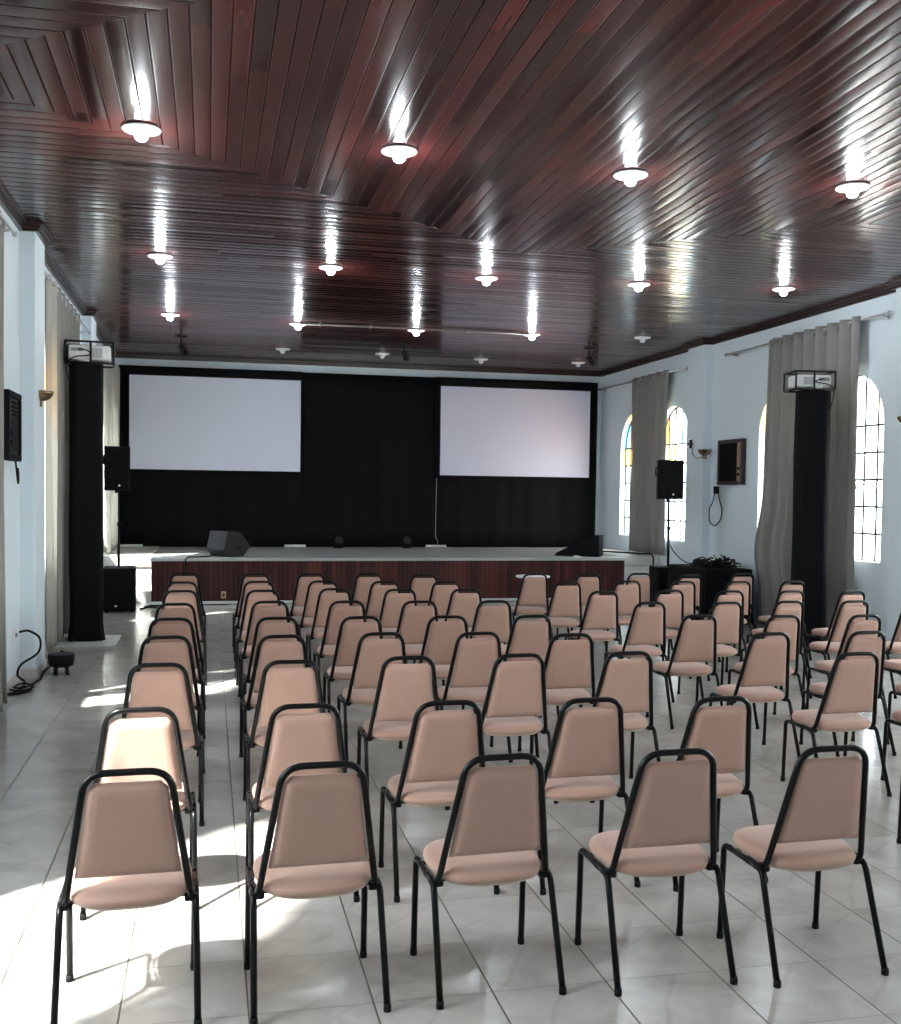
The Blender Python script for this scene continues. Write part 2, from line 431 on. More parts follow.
CA = (['yellow', 'blue', 'pale', 'clear', 'amber'], ['clear', 'clear', 'clear', 'yellow', 'clear'])
CB = (['yellow', 'clear', 'amber', 'amber', 'blue'], ['clear', 'clear', 'clear', 'amber', 'yellow'])
CC = (['pale', 'clear', 'clear', 'pale', 'yellow'], ['clear', 'clear', 'clear', 'clear', 'clear'])
CE = (['clear'] * 5, ['clear'] * 5)
CD = (['amber', 'amber', 'yellow', 'blue', 'amber'], ['clear', 'clear', 'clear', 'clear', 'clear'])
wi = 1
for c, w in WIN_R:
    col = CB if c > 18 else CA if c > 16 else CC
    make_window(wi, XR, 1, c, col, w or WR0); wi += 1
for c, w in WIN_L:
    make_window(wi, XL, -1, c, CD if 11 < c < 13 else CE, w or WR0); wi += 1

# pillars with their wood cornice, baseboards
PR = [(0.3, 0.9), (5.3, 5.9), (10.27, 10.88), (15.69, 16.31)]
PL = [(0.72, 1.32), (5.73, 6.33), (10.74, 11.35), (15.75, 16.36)]
PD = 0.14
for nm, x, s, P in (('pillar_right', XR, -1, PR), ('pillar_left', XL, 1, PL)):
    for a, b2 in P:
        mb = MB(); mb.box(min(x - s * 0.02, x + s * PD), max(x - s * 0.02, x + s * PD), a, b2, 0, ZC, 0.012)
        struct(mb, nm, M['wall'])
def cornice(path, name):
    """two-step wooden cornice swept along an inner wall line (list of xy with inward offsets handled by boxes)"""
    mb = MB()
    for (x0, x1, y0, y1) in path:
        for d, z0, z1 in ((0.035, 4.235, 4.262), (0.055, 4.262, 4.29), (0.085, 4.29, ZC + 0.002)):
            mb.box(x0 - d, x1 + d, y0 - d, y1 + d, z0, z1)
    return struct(mb, name, M['wood_dark'])
cornice([(XR, XR + 0.05, Y0, Y1)] + [(XR - PD, XR, a, b2) for a, b2 in PR], 'trim_1')
cornice([(XL - 0.05, XL, Y0, Y1)] + [(XL, XL + PD, a, b2) for a, b2 in PL], 'trim_2')
cornice([(XL, XR, Y1, Y1 + 0.05)], 'trim_3')
def baseboard(name, x, s, P):
    mb = MB()
    mb.box(min(x, x + s * 0.014), max(x, x + s * 0.014), Y0, 17.2, 0, 0.085)
    for a, b2 in P:
        if a > 17: continue
        mb.box(min(x, x + s * (PD + 0.014)), max(x, x + s * (PD + 0.014)), a - 0.014, b2 + 0.014, 0, 0.085)
    return struct(mb, name, M['cream'])
baseboard('baseboard_left', XL, 1, PL); baseboard('baseboard_right', XR, -1, PR)

# ------------------------------------------------------------------ stage
SX0, SX1, SY, SZ = -0.87, 7.02, 17.21, 0.74
mb = MB(); mb.box(SX0, SX1, SY + 0.012, Y1, 0.05, SZ - 0.05); stage = struct(mb, 'stage', M['stage_wood'])
mb = MB()
mb.box(SX0 - 0.015, SX1 + 0.015, SY - 0.015, Y1, SZ - 0.05, SZ, 0.006)
struct(mb, 'deck', M['deck'], stage)
mb = MB(); mb.box(SX0, SX1, SY, SY + 0.012, 0.055, SZ - 0.05); struct(mb, 'front_panel', M['stage_wood'], stage)
mb = MB(); mb.box(SX0, SX1, SY - 0.02, SY + 0.3, 0.012, 0.055); mb.mat = 1; mb.box(SX0, SX1, SY + 0.0, SY + 0.3, 0, 0.012)
struct(mb, 'plinth', [M['plinth'], M['iron']], stage)
mb = MB(); mb.box(0.0, 0.075, -0.018, 0, 0.0, 0.11, 0.004); mb.mat = 1
mb.lathe([(0.0, -0.020), (0.022, -0.020), (0.024, -0.016)], (0.037, 0, 0.055), 12, 'y')
o = mb.build('wall_socket', [M['socket'], M['iron']]); o.location = (0.20, SY, 0.10)
tag(o, 'small yellowed power socket low on the reddish wooden stage front', 'socket')
# masonry steps either side of the stage
for nm, x0, x1, yf in (('step_left', XL, SX0 - 0.015, 17.75), ('step_right', SX1 + 0.015, XR, 17.6)):
    mb = MB()
    mb.box(x0, x1, yf, Y1, 0, SZ - 0.17); mb.mat = 1
    mb.box(x0, x1, yf - 0.03, Y1, SZ - 0.17, SZ + 0.01, 0.006); mb.mat = 0
    mb.box(x0, x1, yf - 0.28, yf, 0, 0.20); 
    struct(mb, nm, [M['white_tile'], M['cream']])

# black backdrop cloths behind the stage: three panels
def cloth_panel(x0, x1, y, z0, z1, seed, label):
    rnd = random.Random(seed); ph = [rnd.uniform(0, 6) for _ in range(4)]
    mb = MB(); nu = int((x1 - x0) * 14)
    def fn(u, v):
        x = x0 + (x1 - x0) * u
        w = 0.012 * sin(x * 7.3 + ph[0]) + 0.008 * sin(x * 17 + ph[1]) + 0.006 * sin(x * 3 + v * 3 + ph[2])
        return (x, y - 0.02 + w * (1.2 - 0.7 * v), z0 + (z1 - z0) * v)
    mb.grid(nu, 10, fn)
    o = mb.build('backdrop_cloth', M['black_cloth'])
    md = o.modifiers.new('thick', 'SOLIDIFY'); md.thickness = 0.006
    tag(o, label, 'backdrop', 'black backdrop cloths behind the stage'); return o
cloth_panel(-1.63, 1.735, 20.56, SZ + 0.002, 4.10, 1, 'black backdrop cloth behind the left projection screen')
cloth_panel(1.725, 4.36, 20.585, SZ + 0.002, 4.09, 2, 'black backdrop cloth between the two projection screens')
cloth_panel(4.35, 7.73, 20.56, SZ + 0.002, 4.10, 3, 'black backdrop cloth behind the right projection screen')

def proj_screen(x0, x1, z0, z1, lab, rail, mat):
    root = empty('projection_screen', ((x0 + x1) / 2, 20.46, z0))
    w, h = (x1 - x0) / 2, z1 - z0
    mb = MB(); mb.box(-w, w, -0.012, 0.012, 0, h); mb.build('screen_surface', M[mat], root)
    mb = MB()
    b = 0.035
    mb.box(-w - b, -w, -0.016, 0.022, -b, h + b); mb.box(w, w + b, -0.016, 0.022, -b, h + b)
    mb.box(-w, w, -0.016, 0.022, h, h + b); mb.box(-w, w, -0.016, 0.022, -b, 0)
    mb.build('border', M['black_cloth'], root)
    mb = MB(); mb.box(-w - 0.1 if rail < 0 else -w, w if rail < 0 else w + 0.12, -0.02, 0.03, h + b, h + b + 0.10, 0.01)
    mb.build('header_rail', M['black_cloth'], root)
    tag(root, lab, 'projection screen', 'projection screens above the stage'); return root
proj_screen(-1.433, 1.703, 2.185, 3.918, 'wide blank grey-white projection screen at the left of the stage', -1, 'screen')
proj_screen(4.435, 7.535, 2.165, 3.912, 'wide blank white projection screen at the right of the stage', 1, 'screen_bright')

# ------------------------------------------------------------------ chairs
def make_chair():
    root = empty('stacking_chair')
    R = 0.0125
    # seat cushion: rounded trapezoid, domed
    mb = MB(); NS = 40
    def outline(k, grow=0.0):
        a = 2 * pi * k / NS; ca, sa = cos(a), sin(a); e = 2 / 3.0
        x = (abs(ca) ** e) * (1 if ca >= 0 else -1); y = (abs(sa) ** e) * (1 if sa >= 0 else -1)
        wx = 0.209 + 0.012 * y
        return x * (wx + grow), 0.047 + y * (0.208 + grow)
    prof = [(-0.016, 0.402), (-0.002, 0.406), (0.004, 0.424), (0.0, 0.442), (-0.012, 0.453), (-0.04, 0.460), (-0.09, 0.464), (-0.15, 0.466)]
    vs = []
    for g, z in prof:
        for k in range(NS):
            x, y = outline(k, g); vs.append((x, y, z - 0.010 * ((y - 0.045) < 0) * ((0.045 - y) / 0.2) * (z > 0.43)))
    fs = []
    for i in range(len(prof) - 1):
        for k in range(NS): fs.append((i * NS + k, i * NS + (k + 1) % NS, (i + 1) * NS + (k + 1) % NS, (i + 1) * NS + k))
    fs.append(tuple((len(prof) - 1) * NS + k for k in range(NS))); fs.append(tuple(range(NS))[::-1])
    mb._add(vs, fs, True); mb.build('seat', M['fabric'], root)
    mb = MB(); vs = []
    for g, z in ((-0.03, 0.390), (-0.022, 0.392), (-0.020, 0.402)):
        for k in range(NS):
            x, y = outline(k, g); vs.append((x, y, z))
    fs = [(i * NS + k, i * NS + (k + 1) % NS, (i + 1) * NS + (k + 1) % NS, (i + 1) * NS + k) for i in range(2) for k in range(NS)]
    fs.append(tuple(range(NS))[::-1])
    mb._add(vs, fs, False); o = mb.build('seat_board', M['plywood'], root); o['label'] = 'pale plywood underside board'
    # back frame plane helper: s=0 bottom (z .40) -> s=1 top
    def bk(x, z, off=0.0):
        t = (z - 0.40) / 0.47
        y = -0.085 - 0.115 * t
        return Vector((x, y + off, z + off * 0.24))
    fr = MB()
    half = [(0.222, 0.025, 0.401), (0.211, -0.083, 0.392), tuple(bk(0.146, 0.80)), tuple(bk(0.136, 0.882))]
    pts = [Vector(p) for p in half]; pts += [Vector((-p.x, p.y, p.z)) for p in reversed(pts)]
    # top corners rounded: path right bottom -> right top -> left top -> left bottom
    path = [pts[0], pts[1], bk(0.137, 0.882), bk(-0.137, 0.882), Vector((-pts[1].x, pts[1].y, pts[1].z)), Vector((-pts[0].x, pts[0].y, pts[0].z))]
    fr.tube(fillet(path, [0.05, 0.075, 0.075, 0.05], 7), R, 10)
    fr.build('back_frame', M['black_metal'], root)
    # backrest pad
    mb = MB(); nu, nv = 12, 14
    def hw(z): return 0.177 + (0.130 - 0.177) * (z - 0.50) / 0.33
    def pad(side):
        def fn(u, v):
            z = 0.503 + 0.342 * v; x = (2 * u - 1)
            w = hw(z)
            if v > 0.93: w -= 0.020 * ((v - 0.93) / 0.07) ** 2
            ed = min(1 - abs(x), 1.0); eb = min(v, 1 - v)
            puff = min(1, (ed / 0.16) ** 0.5 if ed > 0 else 0) * min(1, (eb / 0.06) ** 0.5 if eb > 0 else 0)
            d = (0.004 + 0.014 * puff) if side < 0 else (0.004 + 0.022 * puff)
            return bk(x * w, z, side * d)
        return fn
    mb.grid(nu, nv, pad(-1)); mb.grid(nu, nv, pad(1))
    bm = bmesh.new(); 
    vs = [bm.verts.new(v) for v in mb.v]
    for f in mb.f: bm.faces.new([vs[i] for i in f])
    n1 = (nu + 1) * (nv + 1)
    ring = [i for i in range(nu + 1)] + [(j + 1) * (nu + 1) - 1 for j in range(1, nv + 1)] + [nv * (nu + 1) + i for i in range(nu - 1, -1, -1)] + [j * (nu + 1) for j in range(nv - 1, 0, -1)]
    for a in range(len(ring)):
        i, j = ring[a], ring[(a + 1) % len(ring)]
        bm.faces.new([vs[i], vs[j], vs[j + n1], vs[i + n1]])
    m2 = MB(); bm.verts.index_update(); m2.frombm(bm, True)
    m2.build('backrest', M['fabric'], root)
    # side rails, brackets and legs
    for s in (-1, 1):
        mb = MB()
        mb.tube([(s * 0.224, 0.165, 0.398), (s * 0.226, -0.060, 0.396)], R, 10)
        mb.box(min(s * 0.186, s * 0.232), max(s * 0.186, s * 0.232), -0.084, -0.030, 0.380, 0.406, 0.008)
        mb.tube([(s * 0.12, 0.15, 0.388), (s * 0.214, 0.15, 0.392)], 0.008, 6)
        mb.tube([(s * 0.12, -0.03, 0.388), (s * 0.214, -0.03, 0.392)], 0.008, 6)
        mb.build('side_rail', M['black_metal'], root)
        mb = MB()
        mb.tube(fillet([(s * 0.224, 0.140, 0.398), (s * 0.224, 0.208, 0.398), (s * 0.224, 0.226, 0.012)], 0.06, 7), R, 10)
        lg = mb.build('leg', M['black_metal'], root)
        c = MB(); c.lathe([(0.0, 0.0), (0.014, 0.0), (0.0145, 0.014), (0.0135, 0.026), (0.0, 0.027)], (s * 0.224, 0.226, 0.0), 12); c.build('foot_cap', M['rubber'], lg)
        mb = MB()
        mb.tube(fillet([(s * 0.226, -0.020, 0.396), (s * 0.226, -0.088, 0.394), (s * 0.232, -0.222, 0.012)], 0.035, 6), R, 10)
        lg = mb.build('leg', M['black_metal'], root)
        c = MB(); c.lathe([(0.0, 0.0), (0.014, 0.0), (0.0145, 0.014), (0.0135, 0.026), (0.0, 0.027)], (s * 0.232, -0.222, 0.0), 12); c.build('foot_cap', M['rubber'], lg)
    return root

CH = [('A', 1, -0.26, 3.67), ('B', 1, 0.39, 3.65), ('C', 1, 1.04, 3.65), ('D', 1, 1.70, 3.61), ('E', 1, 2.31, 3.56), ('A', 2, -0.28, 4.7), ('B', 2, 0.42, 4.67), ('C', 2, 1.06, 4.64), ('D', 2, 1.73, 4.6), ('E', 2, 2.35, 4.53), ('A', 3, -0.26, 5.89), ('B', 3, 0.45, 5.89), ('C', 3, 1.12, 5.94), ('D', 3, 1.78, 5.94), ('E', 3, 2.46, 5.93), ('F', 3, 3.85, 5.71), ('A', 4, -0.26, 6.98), ('B', 4, 0.47, 6.93), ('C', 4, 1.13, 6.97), ('D', 4, 1.78, 6.91), ('E', 4, 2.39, 6.76), ('F', 4, 3.79, 6.63), ('G', 4, 4.53, 6.61), ('A', 5, -0.26, 7.95), ('B', 5, 0.5, 7.92), ('C', 5, 1.12, 7.89), ('D', 5, 1.78, 7.86), ('E', 5, 2.44, 7.82), ('F', 5, 3.78, 7.7), ('G', 5, 4.45, 7.59), ('H', 5, 5.15, 7.55), ('A', 6, -0.26, 8.98), ('B', 6, 0.51, 9.08), ('C', 6, 1.16, 9.03), ('D', 6, 1.78, 8.97), ('E', 6, 2.44, 8.94), ('F', 6, 3.78, 8.66), ('G', 6, 4.49, 8.61), ('H', 6, 5.12, 8.64), ('I', 6, 5.76, 8.61), ('A', 7, -0.25, 10.12), ('B', 7, 0.5, 10.09), ('C', 7, 1.19, 10.2), ('D', 7, 1.81, 10.09), ('E', 7, 2.46, 10.06), ('F', 7, 3.75, 9.71), ('G', 7, 4.47, 9.76), ('H', 7, 5.06, 9.64), ('I', 7, 5.7, 9.59), ('J', 7, 6.35, 9.53), ('A', 8, -0.26, 11.06), ('B', 8, 0.51, 11.09), ('C', 8, 1.17, 11.09), ('D', 8, 1.81, 10.99), ('E', 8, 2.46, 10.95), ('F', 8, 3.75, 10.77), ('G', 8, 4.47, 10.85), ('H', 8, 5.08, 10.76), ('I', 8, 5.72, 10.71), ('J', 8, 6.36, 10.67), ('A', 9, -0.26, 12.29), ('B', 9, 0.52, 12.12), ('C', 9, 1.14, 12.11), ('D', 9, 1.8, 12.07), ('E', 9, 2.41, 11.89), ('F', 9, 3.74, 11.9), ('G', 9, 4.39, 11.86), ('H', 9, 5.05, 11.89), ('I', 9, 5.58, 11.63), ('J', 9, 6.36, 11.81),
      ('F', 2, 3.83, 4.49), ('G', 3, 4.52, 5.62), ('H', 4, 5.17, 6.50), ('I', 5, 5.78, 7.52), ('J', 6, 6.36, 8.53)]
ROWN = ['nearest row', 'second row from the camera', 'third row from the camera', 'fourth row from the camera', 'fifth row from the camera',
        'sixth row from the camera', 'seventh row from the camera', 'second row from the stage', 'row nearest the stage']
YAW = dict(A=1.5, B=1.5, C=1.0, D=0.5, E=1.5, F=3.0, G=3.0, H=3.0, I=3.0, J=3.0)
rc = random.Random(11)
proto = None
for col, row, x, y in CH:
    a = radians(YAW[col] + rc.uniform(-1.5, 1.5))
    if proto is None:
        proto = make_chair(); o = proto
    else:
        o = copy_tree(proto)
    o.location = (x - 0.197 * sin(a), y + 0.197 * cos(a), 0); o.rotation_euler = (0, 0, a)
    rn = ROWN[row - 1]
    if col == 'A':
        lab = ('beige chair in sunlight, ' if row == 2 else 'beige black-framed chair, ') + 'single file left of the aisle, ' + rn
    elif col in 'BCDE':
        w = ['leftmost', 'second', 'third', 'last'][('BCDE').index(col)]
        lab = 'beige black-framed chair, %s of four in the middle block, %s' % (w, rn)
    else:
        cut = (col, row) in (('F', 2), ('G', 3), ('H', 4), ('I', 5), ('J', 6))
        if cut: lab = 'beige black-framed chair cut off by the right picture edge, %s' % rn
        else: lab = 'beige black-framed chair, %s right of the right aisle, %s' % (ORD['FGHIJ'.index(col)], rn)
    tag(o, lab, 'chair', 'rows of beige chairs facing the stage')

# ------------------------------------------------------------------ ceiling lamps
def make_lamp(lit, name):
    root = empty(name)
    H = ZC - 4.295
    mb = MB(); mb.lathe([(0.0, H), (0.040, H), (0.038, -0.02), (0.0, -0.02)], n=16)
    mb.build('lamp_holder', M['enamel'], root)
    mb = MB(); mb.lathe([(0.018, 0.013), (0.10, 0.013), (0.130, 0.009), (0.134, 0.002), (0.128, -0.004), (0.10, -0.012), (0.06, -0.020), (0.036, -0.024), (0.0, -0.024)], n=32)
    mb.build('lamp_shade', M['enamel'], root)
    mb = MB(); mb.lathe([(0.030, -0.020), (0.040, -0.030), (0.044, -0.046), (0.038, -0.062), (0.022, -0.074), (0.0, -0.078)], n=16)
    mb.build('bulb', M['bulb'] if lit else M['bulb_off'], root)
    if lit:
        L = bpy.data.lights.new('lamp_light', 'POINT'); L.energy = LAMP_W; L.color = (0.86, 0.94, 1.0); L.shadow_soft_size = 0.05
        lo = bpy.data.objects.new('lamp_light', L); COL.objects.link(lo); lo.parent = root; lo.location = (0, 0, -0.20)
    return root
LAMP_W = 4.0
rows = [('row nearest the camera', [(-0.44, 7.31), (1.27, 7.31), (3.01, 7.40), (4.74, 7.25)]),
        ('second row from the camera', [(-0.49, 11.2), (1.24, 11.26), (2.95, 11.33), (4.67, 11.18), (6.32, 10.95)]),
        ('third row from the camera', [(-0.52, 14.9), (1.22, 15.2), (2.93, 15.25), (4.65, 15.14)])]
lp = None
for rn, pts in rows:
    for i, (x, y) in enumerate(pts):
        if lp is None: o = lp = make_lamp(True, 'ceiling_lamp')
        else: o = copy_tree(lp)
        o.location = (x * 1.053, y * 1.053, 4.295)
        tag(o, 'lit white dish ceiling lamp, %s from left in the %s' % (ORD[i], rn), 'ceiling lamp', 'lit dish lamps on the wooden ceiling')
for x in (-0.45, 1.27, 3.0, 4.72, 6.35):                    # the rows that go on above and behind the camera
    for y in ((3.3, -0.6) if x < 6 else (7.2, 3.3, -0.6)):
        o = copy_tree(lp); o.location = (x * 1.053, y * 1.053, 4.295)
        tag(o, 'lit white dish ceiling lamp above or behind the camera', 'ceiling lamp', 'lit dish lamps outside the picture')
up = None
for i, (x, y) in enumerate([(1.19, 17.95), (2.88, 18.03), (4.66, 18.2), (6.43, 18.1)]):
    if up is None: o = up = make_lamp(False, 'ceiling_lamp')
    else: o = copy_tree(up)
    o.location = (x * 1.053, y * 1.053, 4.295)
    tag(o, 'unlit dish ceiling lamp over the stage, %s from left' % ORD[i], 'ceiling lamp', 'unlit dish lamps over the stage')
o = copy_tree(up); o.location = (6.64, 15.71, 4.295)
tag(o, 'unlit dish ceiling lamp near the right wall, right of the third lit row', 'ceiling lamp')

# conduit along the third row of lamps, stage spotlights
root = empty('ceiling_conduit', (1.30, 15.85, 4.285))
mb = MB(); mb.tube([(0, 0, 0), (3.5, -0.05, 0)], 0.017, 8); mb.build('pipe', M['conduit'], root)
mb = MB()
for k in range(5): mb.box(0.3 + k * 0.75 - 0.012, 0.3 + k * 0.75 + 0.012, -0.04, 0.03, -0.02, ZC - 4.285)
mb.build('clip', M['grey_plastic'], root)
tag(root, 'pale straight cable conduit clipped across the ceiling boards near the stage', 'conduit')
def spot(x, y, rz, lab):
    root = empty('stage_spotlight', (x, y, ZC), rz)
    mb = MB(); mb.box(-0.09, 0.09, -0.035, 0.035, -0.022, 0, 0.004); mb.build('base_plate', M['black_metal'], root)
    mb = MB(); mb.tube([(0, 0, -0.02), (0, 0, -0.13), (0.03, 0.02, -0.17)], 0.014, 8); mb.build('arm', M['black_metal'], root)
    mb = MB(); d = Vector((0.55, 0.55, -0.6)).normalized(); c = Vector((0.03, 0.02, -0.2))
    mb.tube([c - d * 0.09, c - d * 0.07, c + d * 0.03, c + d * 0.09], [0.02, 0.045, 0.05, 0.062], 14); hd = mb.build('lamp_head', M['black_metal'], root)
    m2 = MB(); m2.tube([c + d * 0.085, c + d * 0.093], 0.05, 14); m2.build('lens', M['grey_plastic'], hd)
    tag(root, lab, 'spotlight', 'black spotlights on the ceiling over the stage')
spot(-0.45, 17.9, 0.3, 'black ceiling spotlight above the left projection screen')
spot(3.15, 17.5, 0.2, 'black ceiling spotlight above the middle of the stage')
spot(6.3, 17.2, -0.2, 'black ceiling spotlight near the right corner of the room')

# ------------------------------------------------------------------ projector towers
def tower(x, y, rz, w, ztop, lab, seed, foot):
    root = empty('projector_tower', (x, y, 0), rz)
    rnd = random.Random(seed); ph = [rnd.uniform(0, 6.28) for _ in range(6)]
    mb = MB()
    def fn(u, v):
        a = 2 * pi * u; ca, sa = cos(a), sin(a); e = 0.42
        px = (abs(ca) ** e) * (1 if ca >= 0 else -1) * w / 2; py = (abs(sa) ** e) * (1 if sa >= 0 else -1) * w / 2
        z = ztop * v
        fl = max(0, 0.10 - v) / 0.10
        k = 1 + 0.018 * sin(3 * a + ph[0] + v * 4) + 0.014 * sin(7 * a + ph[1] - v * 2) + fl ** 2 * (0.14 + 0.10 * sin(9 * a + ph[2]))
        k += 0.02 * sin(v * 11 + ph[3]) * (0.5 + 0.5 * sin(a + ph[4]))
        return (px * k, py * k, z)
    mb.grid(96, 40, fn)
    mb.build('cloth_cover', M['black_cloth'], root)
    mb = MB(); mb.box(-w / 2 + 0.02, w / 2 - 0.02, -w / 2 + 0.02, w / 2 - 0.02, ztop - 0.03, ztop, 0.005)
    mb.build('top_plate', M['black_metal'], root)
    tag(root, lab, 'tower', 'black cloth-covered projector towers'); return root
tower(-1.385, 12.98, radians(4), 0.37, 3.25, 'tall black cloth-covered projector tower by the left wall', 3, True)
tower(7.23, 11.78, radians(-20), 0.38, 3.13, 'tall black cloth-covered projector tower before the right curtain', 5, False)
def projector(x, y, z, rz, w, h, d, lab, mirror):
    root = empty('projector', (x, y, z), rz)
    s = -1 if mirror else 1
    mb = MB(); mb.box(-w / 2, w / 2, -d / 2, d / 2, 0.03, h, 0.022); body = mb.build('body', M['white_plastic'], root)
    mb = MB()
    for k in range(9): mb.box(s * (0.02 + k * 0.014) - 0.0035, s * (0.02 + k * 0.014) + 0.0035, -d / 2 - 0.003, -d / 2 + 0.01, 0.055, h - 0.03)
    mb.build('vent', M['grey_plastic'], body)
    mb = MB(); mb.box(-s * w / 2 + s * 0.03 - 0.0, -s * w / 2 + s * 0.16, -d / 2 - 0.003, -d / 2 + 0.01, h - 0.075, h - 0.035) if s > 0 else mb.box(w / 2 - 0.16, w / 2 - 0.03, -d / 2 - 0.003, -d / 2 + 0.01, h - 0.075, h - 0.035)
    mb.build('connector_panel', M['grey_plastic'], body)
    mb = MB(); mb.lathe([(0.0, 0.03), (0.04, 0.028), (0.052, 0.012), (0.055, 0.0), (0.0, 0.0)], (s * -0.08, d / 2 - 0.01, h * 0.5 + 0.02), 20, 'y'); mb.build('lens', M['iron'], body)
    mb = MB(); mb.lathe([(0.0, -0.01), (0.06, 0.0), (0.085, 0.035), (0.0, 0.035)], (-s * 0.05, -d / 2 + 0.06, 0.0), 18); mb.build('foot', M['white_plastic'], body)
    mb = MB(); e = 0.03; r = 0.012
    X0, X1, A, B, Z0, Z1 = -w / 2 - e, w / 2 + e, -d / 2 - e, d / 2 + e, -0.005, h + 0.035
    for yy in (A, B):
        mb.tube([(X0, yy, Z0), (X1, yy, Z0)], r, 6); mb.tube([(X0, yy, Z1), (X1, yy, Z1)], r, 6)
        for xx in (X0, X1, s * 0.015): mb.tube([(xx, yy, Z0), (xx, yy, Z1)], r, 6)
    for xx in (X0, X1):
        mb.tube([(xx, A, Z0), (xx, B, Z0)], r, 6); mb.tube([(xx, A, Z1), (xx, B, Z1)], r, 6)
    mb.build('cage', M['black_metal'], root)
    mb = MB(); mb.tube(smooth_path([(-s * 0.12, -d / 2 - 0.0, h - 0.05), (-s * 0.02, -d / 2 - 0.06, h - 0.07), (s * 0.0, -d / 2 - 0.05, 0.08), (-s * 0.16, -d / 2 - 0.05, 0.05), (-s * (w / 2 + 0.02), -d / 2 - 0.02, -0.04), (-s * (w / 2 - 0.02), -d / 2 - 0.01, -0.25)]), 0.007, 6)
    mb.build('cable', M['rubber'], root)
    tag(root, lab, 'projector', 'white projectors in black cages'); return root
projector(-1.345, 12.95, 3.255, radians(4), 0.46, 0.20, 0.34, 'white projector in a black cage on the left black tower', False)
projector(7.16, 11.75, 3.135, radians(-8), 0.43, 0.175, 0.30, 'white projector in a black cage on the right black tower', True)
# base board below the left tower
root = empty('floor_board', (-1.41, 12.87, 0))
mb = MB(); mb.box(-0.34, 0.39, -0.42, 0.45, 0.035, 0.06, 0.005); mb.build('panel', M['plinth'], root)
mb = MB(); mb.box(-0.32, 0.37, -0.40, 0.43, 0.0, 0.035, 0.004); mb.build('frame', M['cream'], root)
tag(root, 'flat whitish floor board under the left black tower', 'board')

# ------------------------------------------------------------------ loudspeakers
def speaker_box(name, x, y, z, rz, w, h, d, lab):
    root = empty(name, (x, y, z), rz)
    mb = MB(); poly = [(-w / 2, -d / 2), (w / 2, -d / 2), (w * 0.36, d / 2), (-w * 0.36, d / 2)]
    mb.prism(poly, lambda p: (p[0], p[1], 0), lambda p: (p[0], p[1], h)); o = mb.build('cabinet', M['black_box'], root)
    md = o.modifiers.new('bevel', 'BEVEL'); md.width = 0.015; md.segments = 2
    mb = MB(); mb.box(-w / 2 + 0.02, w / 2 - 0.02, -d / 2 - 0.012, -d / 2 + 0.01, 0.03, h - 0.03, 0.008); g = mb.build('grille', M['grille'], root)
    mb = MB(); mb.lathe([(0.0, -0.005), (0.014, -0.004), (0.017, 0.0)], (w * 0.0 + 0.03, -d / 2 - 0.012, 0.075), 14, 'y'); mb.build('badge', M['led'], g)
    mb = MB(); mb.tube(fillet([(-w * 0.36 - 0.02, 0.02, h * 0.6), (-w * 0.36 - 0.055, 0.02, h * 0.6), (-w * 0.36 - 0.055, 0.02, h * 0.8), (-w * 0.36 - 0.02, 0.02, h * 0.8)], 0.02), 0.01, 6); mb.build('handle', M['rubber'], root)
    mb = MB(); mb.lathe([(0.0, -0.035), (0.03, -0.035), (0.032, 0.0)], (0, 0.0, 0.0), 14); mb.build('pole_mount', M['black_metal'], root)
    tag(root, lab, 'loudspeaker'); return root
def sub_box(x, y, rz, w, h, d, lab):
    root = empty('subwoofer', (x, y, 0), rz)
    mb = MB(); mb.box(-w / 2, w / 2, 0, d, 0.02, h, 0.012); mb.build('cabinet', M['black_box'], root)
    mb = MB(); mb.box(-w / 2 + 0.025, w / 2 - 0.025, -0.012, 0.01, 0.05, h - 0.03, 0.006); g = mb.build('grille', M['grille'], root)
    mb = MB(); mb.lathe([(0.0, -0.005), (0.012, -0.004), (0.016, 0.0)], (-0.05, -0.012, 0.10), 14, 'y'); mb.build('badge', M['led'], g)
    for sx in (-1, 1):
        for sy in (0.05, d - 0.05):
            mb = MB(); mb.lathe([(0.0, 0.0), (0.022, 0.0), (0.022, 0.02), (0.0, 0.02)], (sx * (w / 2 - 0.05), sy, 0), 10); mb.build('foot', M['rubber'], root)
    tag(root, lab, 'subwoofer'); return root
def pole(x, y, z0, z1, lab):
    root = empty('speaker_pole', (x, y, z0))
    h = z1 - z0
    mb = MB(); mb.tube([(0, 0, 0), (0, 0, h * 0.55)], 0.02, 10); mb.build('lower_tube', M['black_metal'], root)
    mb = MB(); mb.tube([(0, 0, h * 0.5), (0, 0, h)], 0.015, 10); mb.build('upper_tube', M['black_metal'], root)
    mb = MB(); mb.lathe([(0.0, h * 0.53), (0.028, h * 0.53), (0.028, h * 0.585), (0.0, h * 0.585)], n=12); mb.tube([(0.02, 0, h * 0.56), (0.06, 0, h * 0.56)], 0.008, 6); mb.build('clamp', M['rubber'], root)
    tag(root, lab, 'speaker pole'); return root
sub_box(-1.27, 16.2, radians(3), 0.46, 0.655, 0.55, 'black subwoofer on the floor left of the stage under a pole speaker')
pole(-1.30, 16.45, 0.655, 1.80, 'black pole standing on the left subwoofer holding a loudspeaker')
speaker_box('loudspeaker', -1.325, 16.42, 1.79, radians(6), 0.37, 0.65, 0.34, 'black loudspeaker on a pole left of the stage')
sub_box(7.0, 15.2, radians(-8), 0.48, 0.715, 0.5, 'black subwoofer right of the stage, beside the black table')
pole(7.03, 15.45, 0.715, 1.78, 'black pole standing on the right subwoofer holding a loudspeaker')
speaker_box('loudspeaker', 6.995, 15.42, 1.765, radians(-10), 0.40, 0.61, 0.36, 'black loudspeaker on a pole before the far right windows')

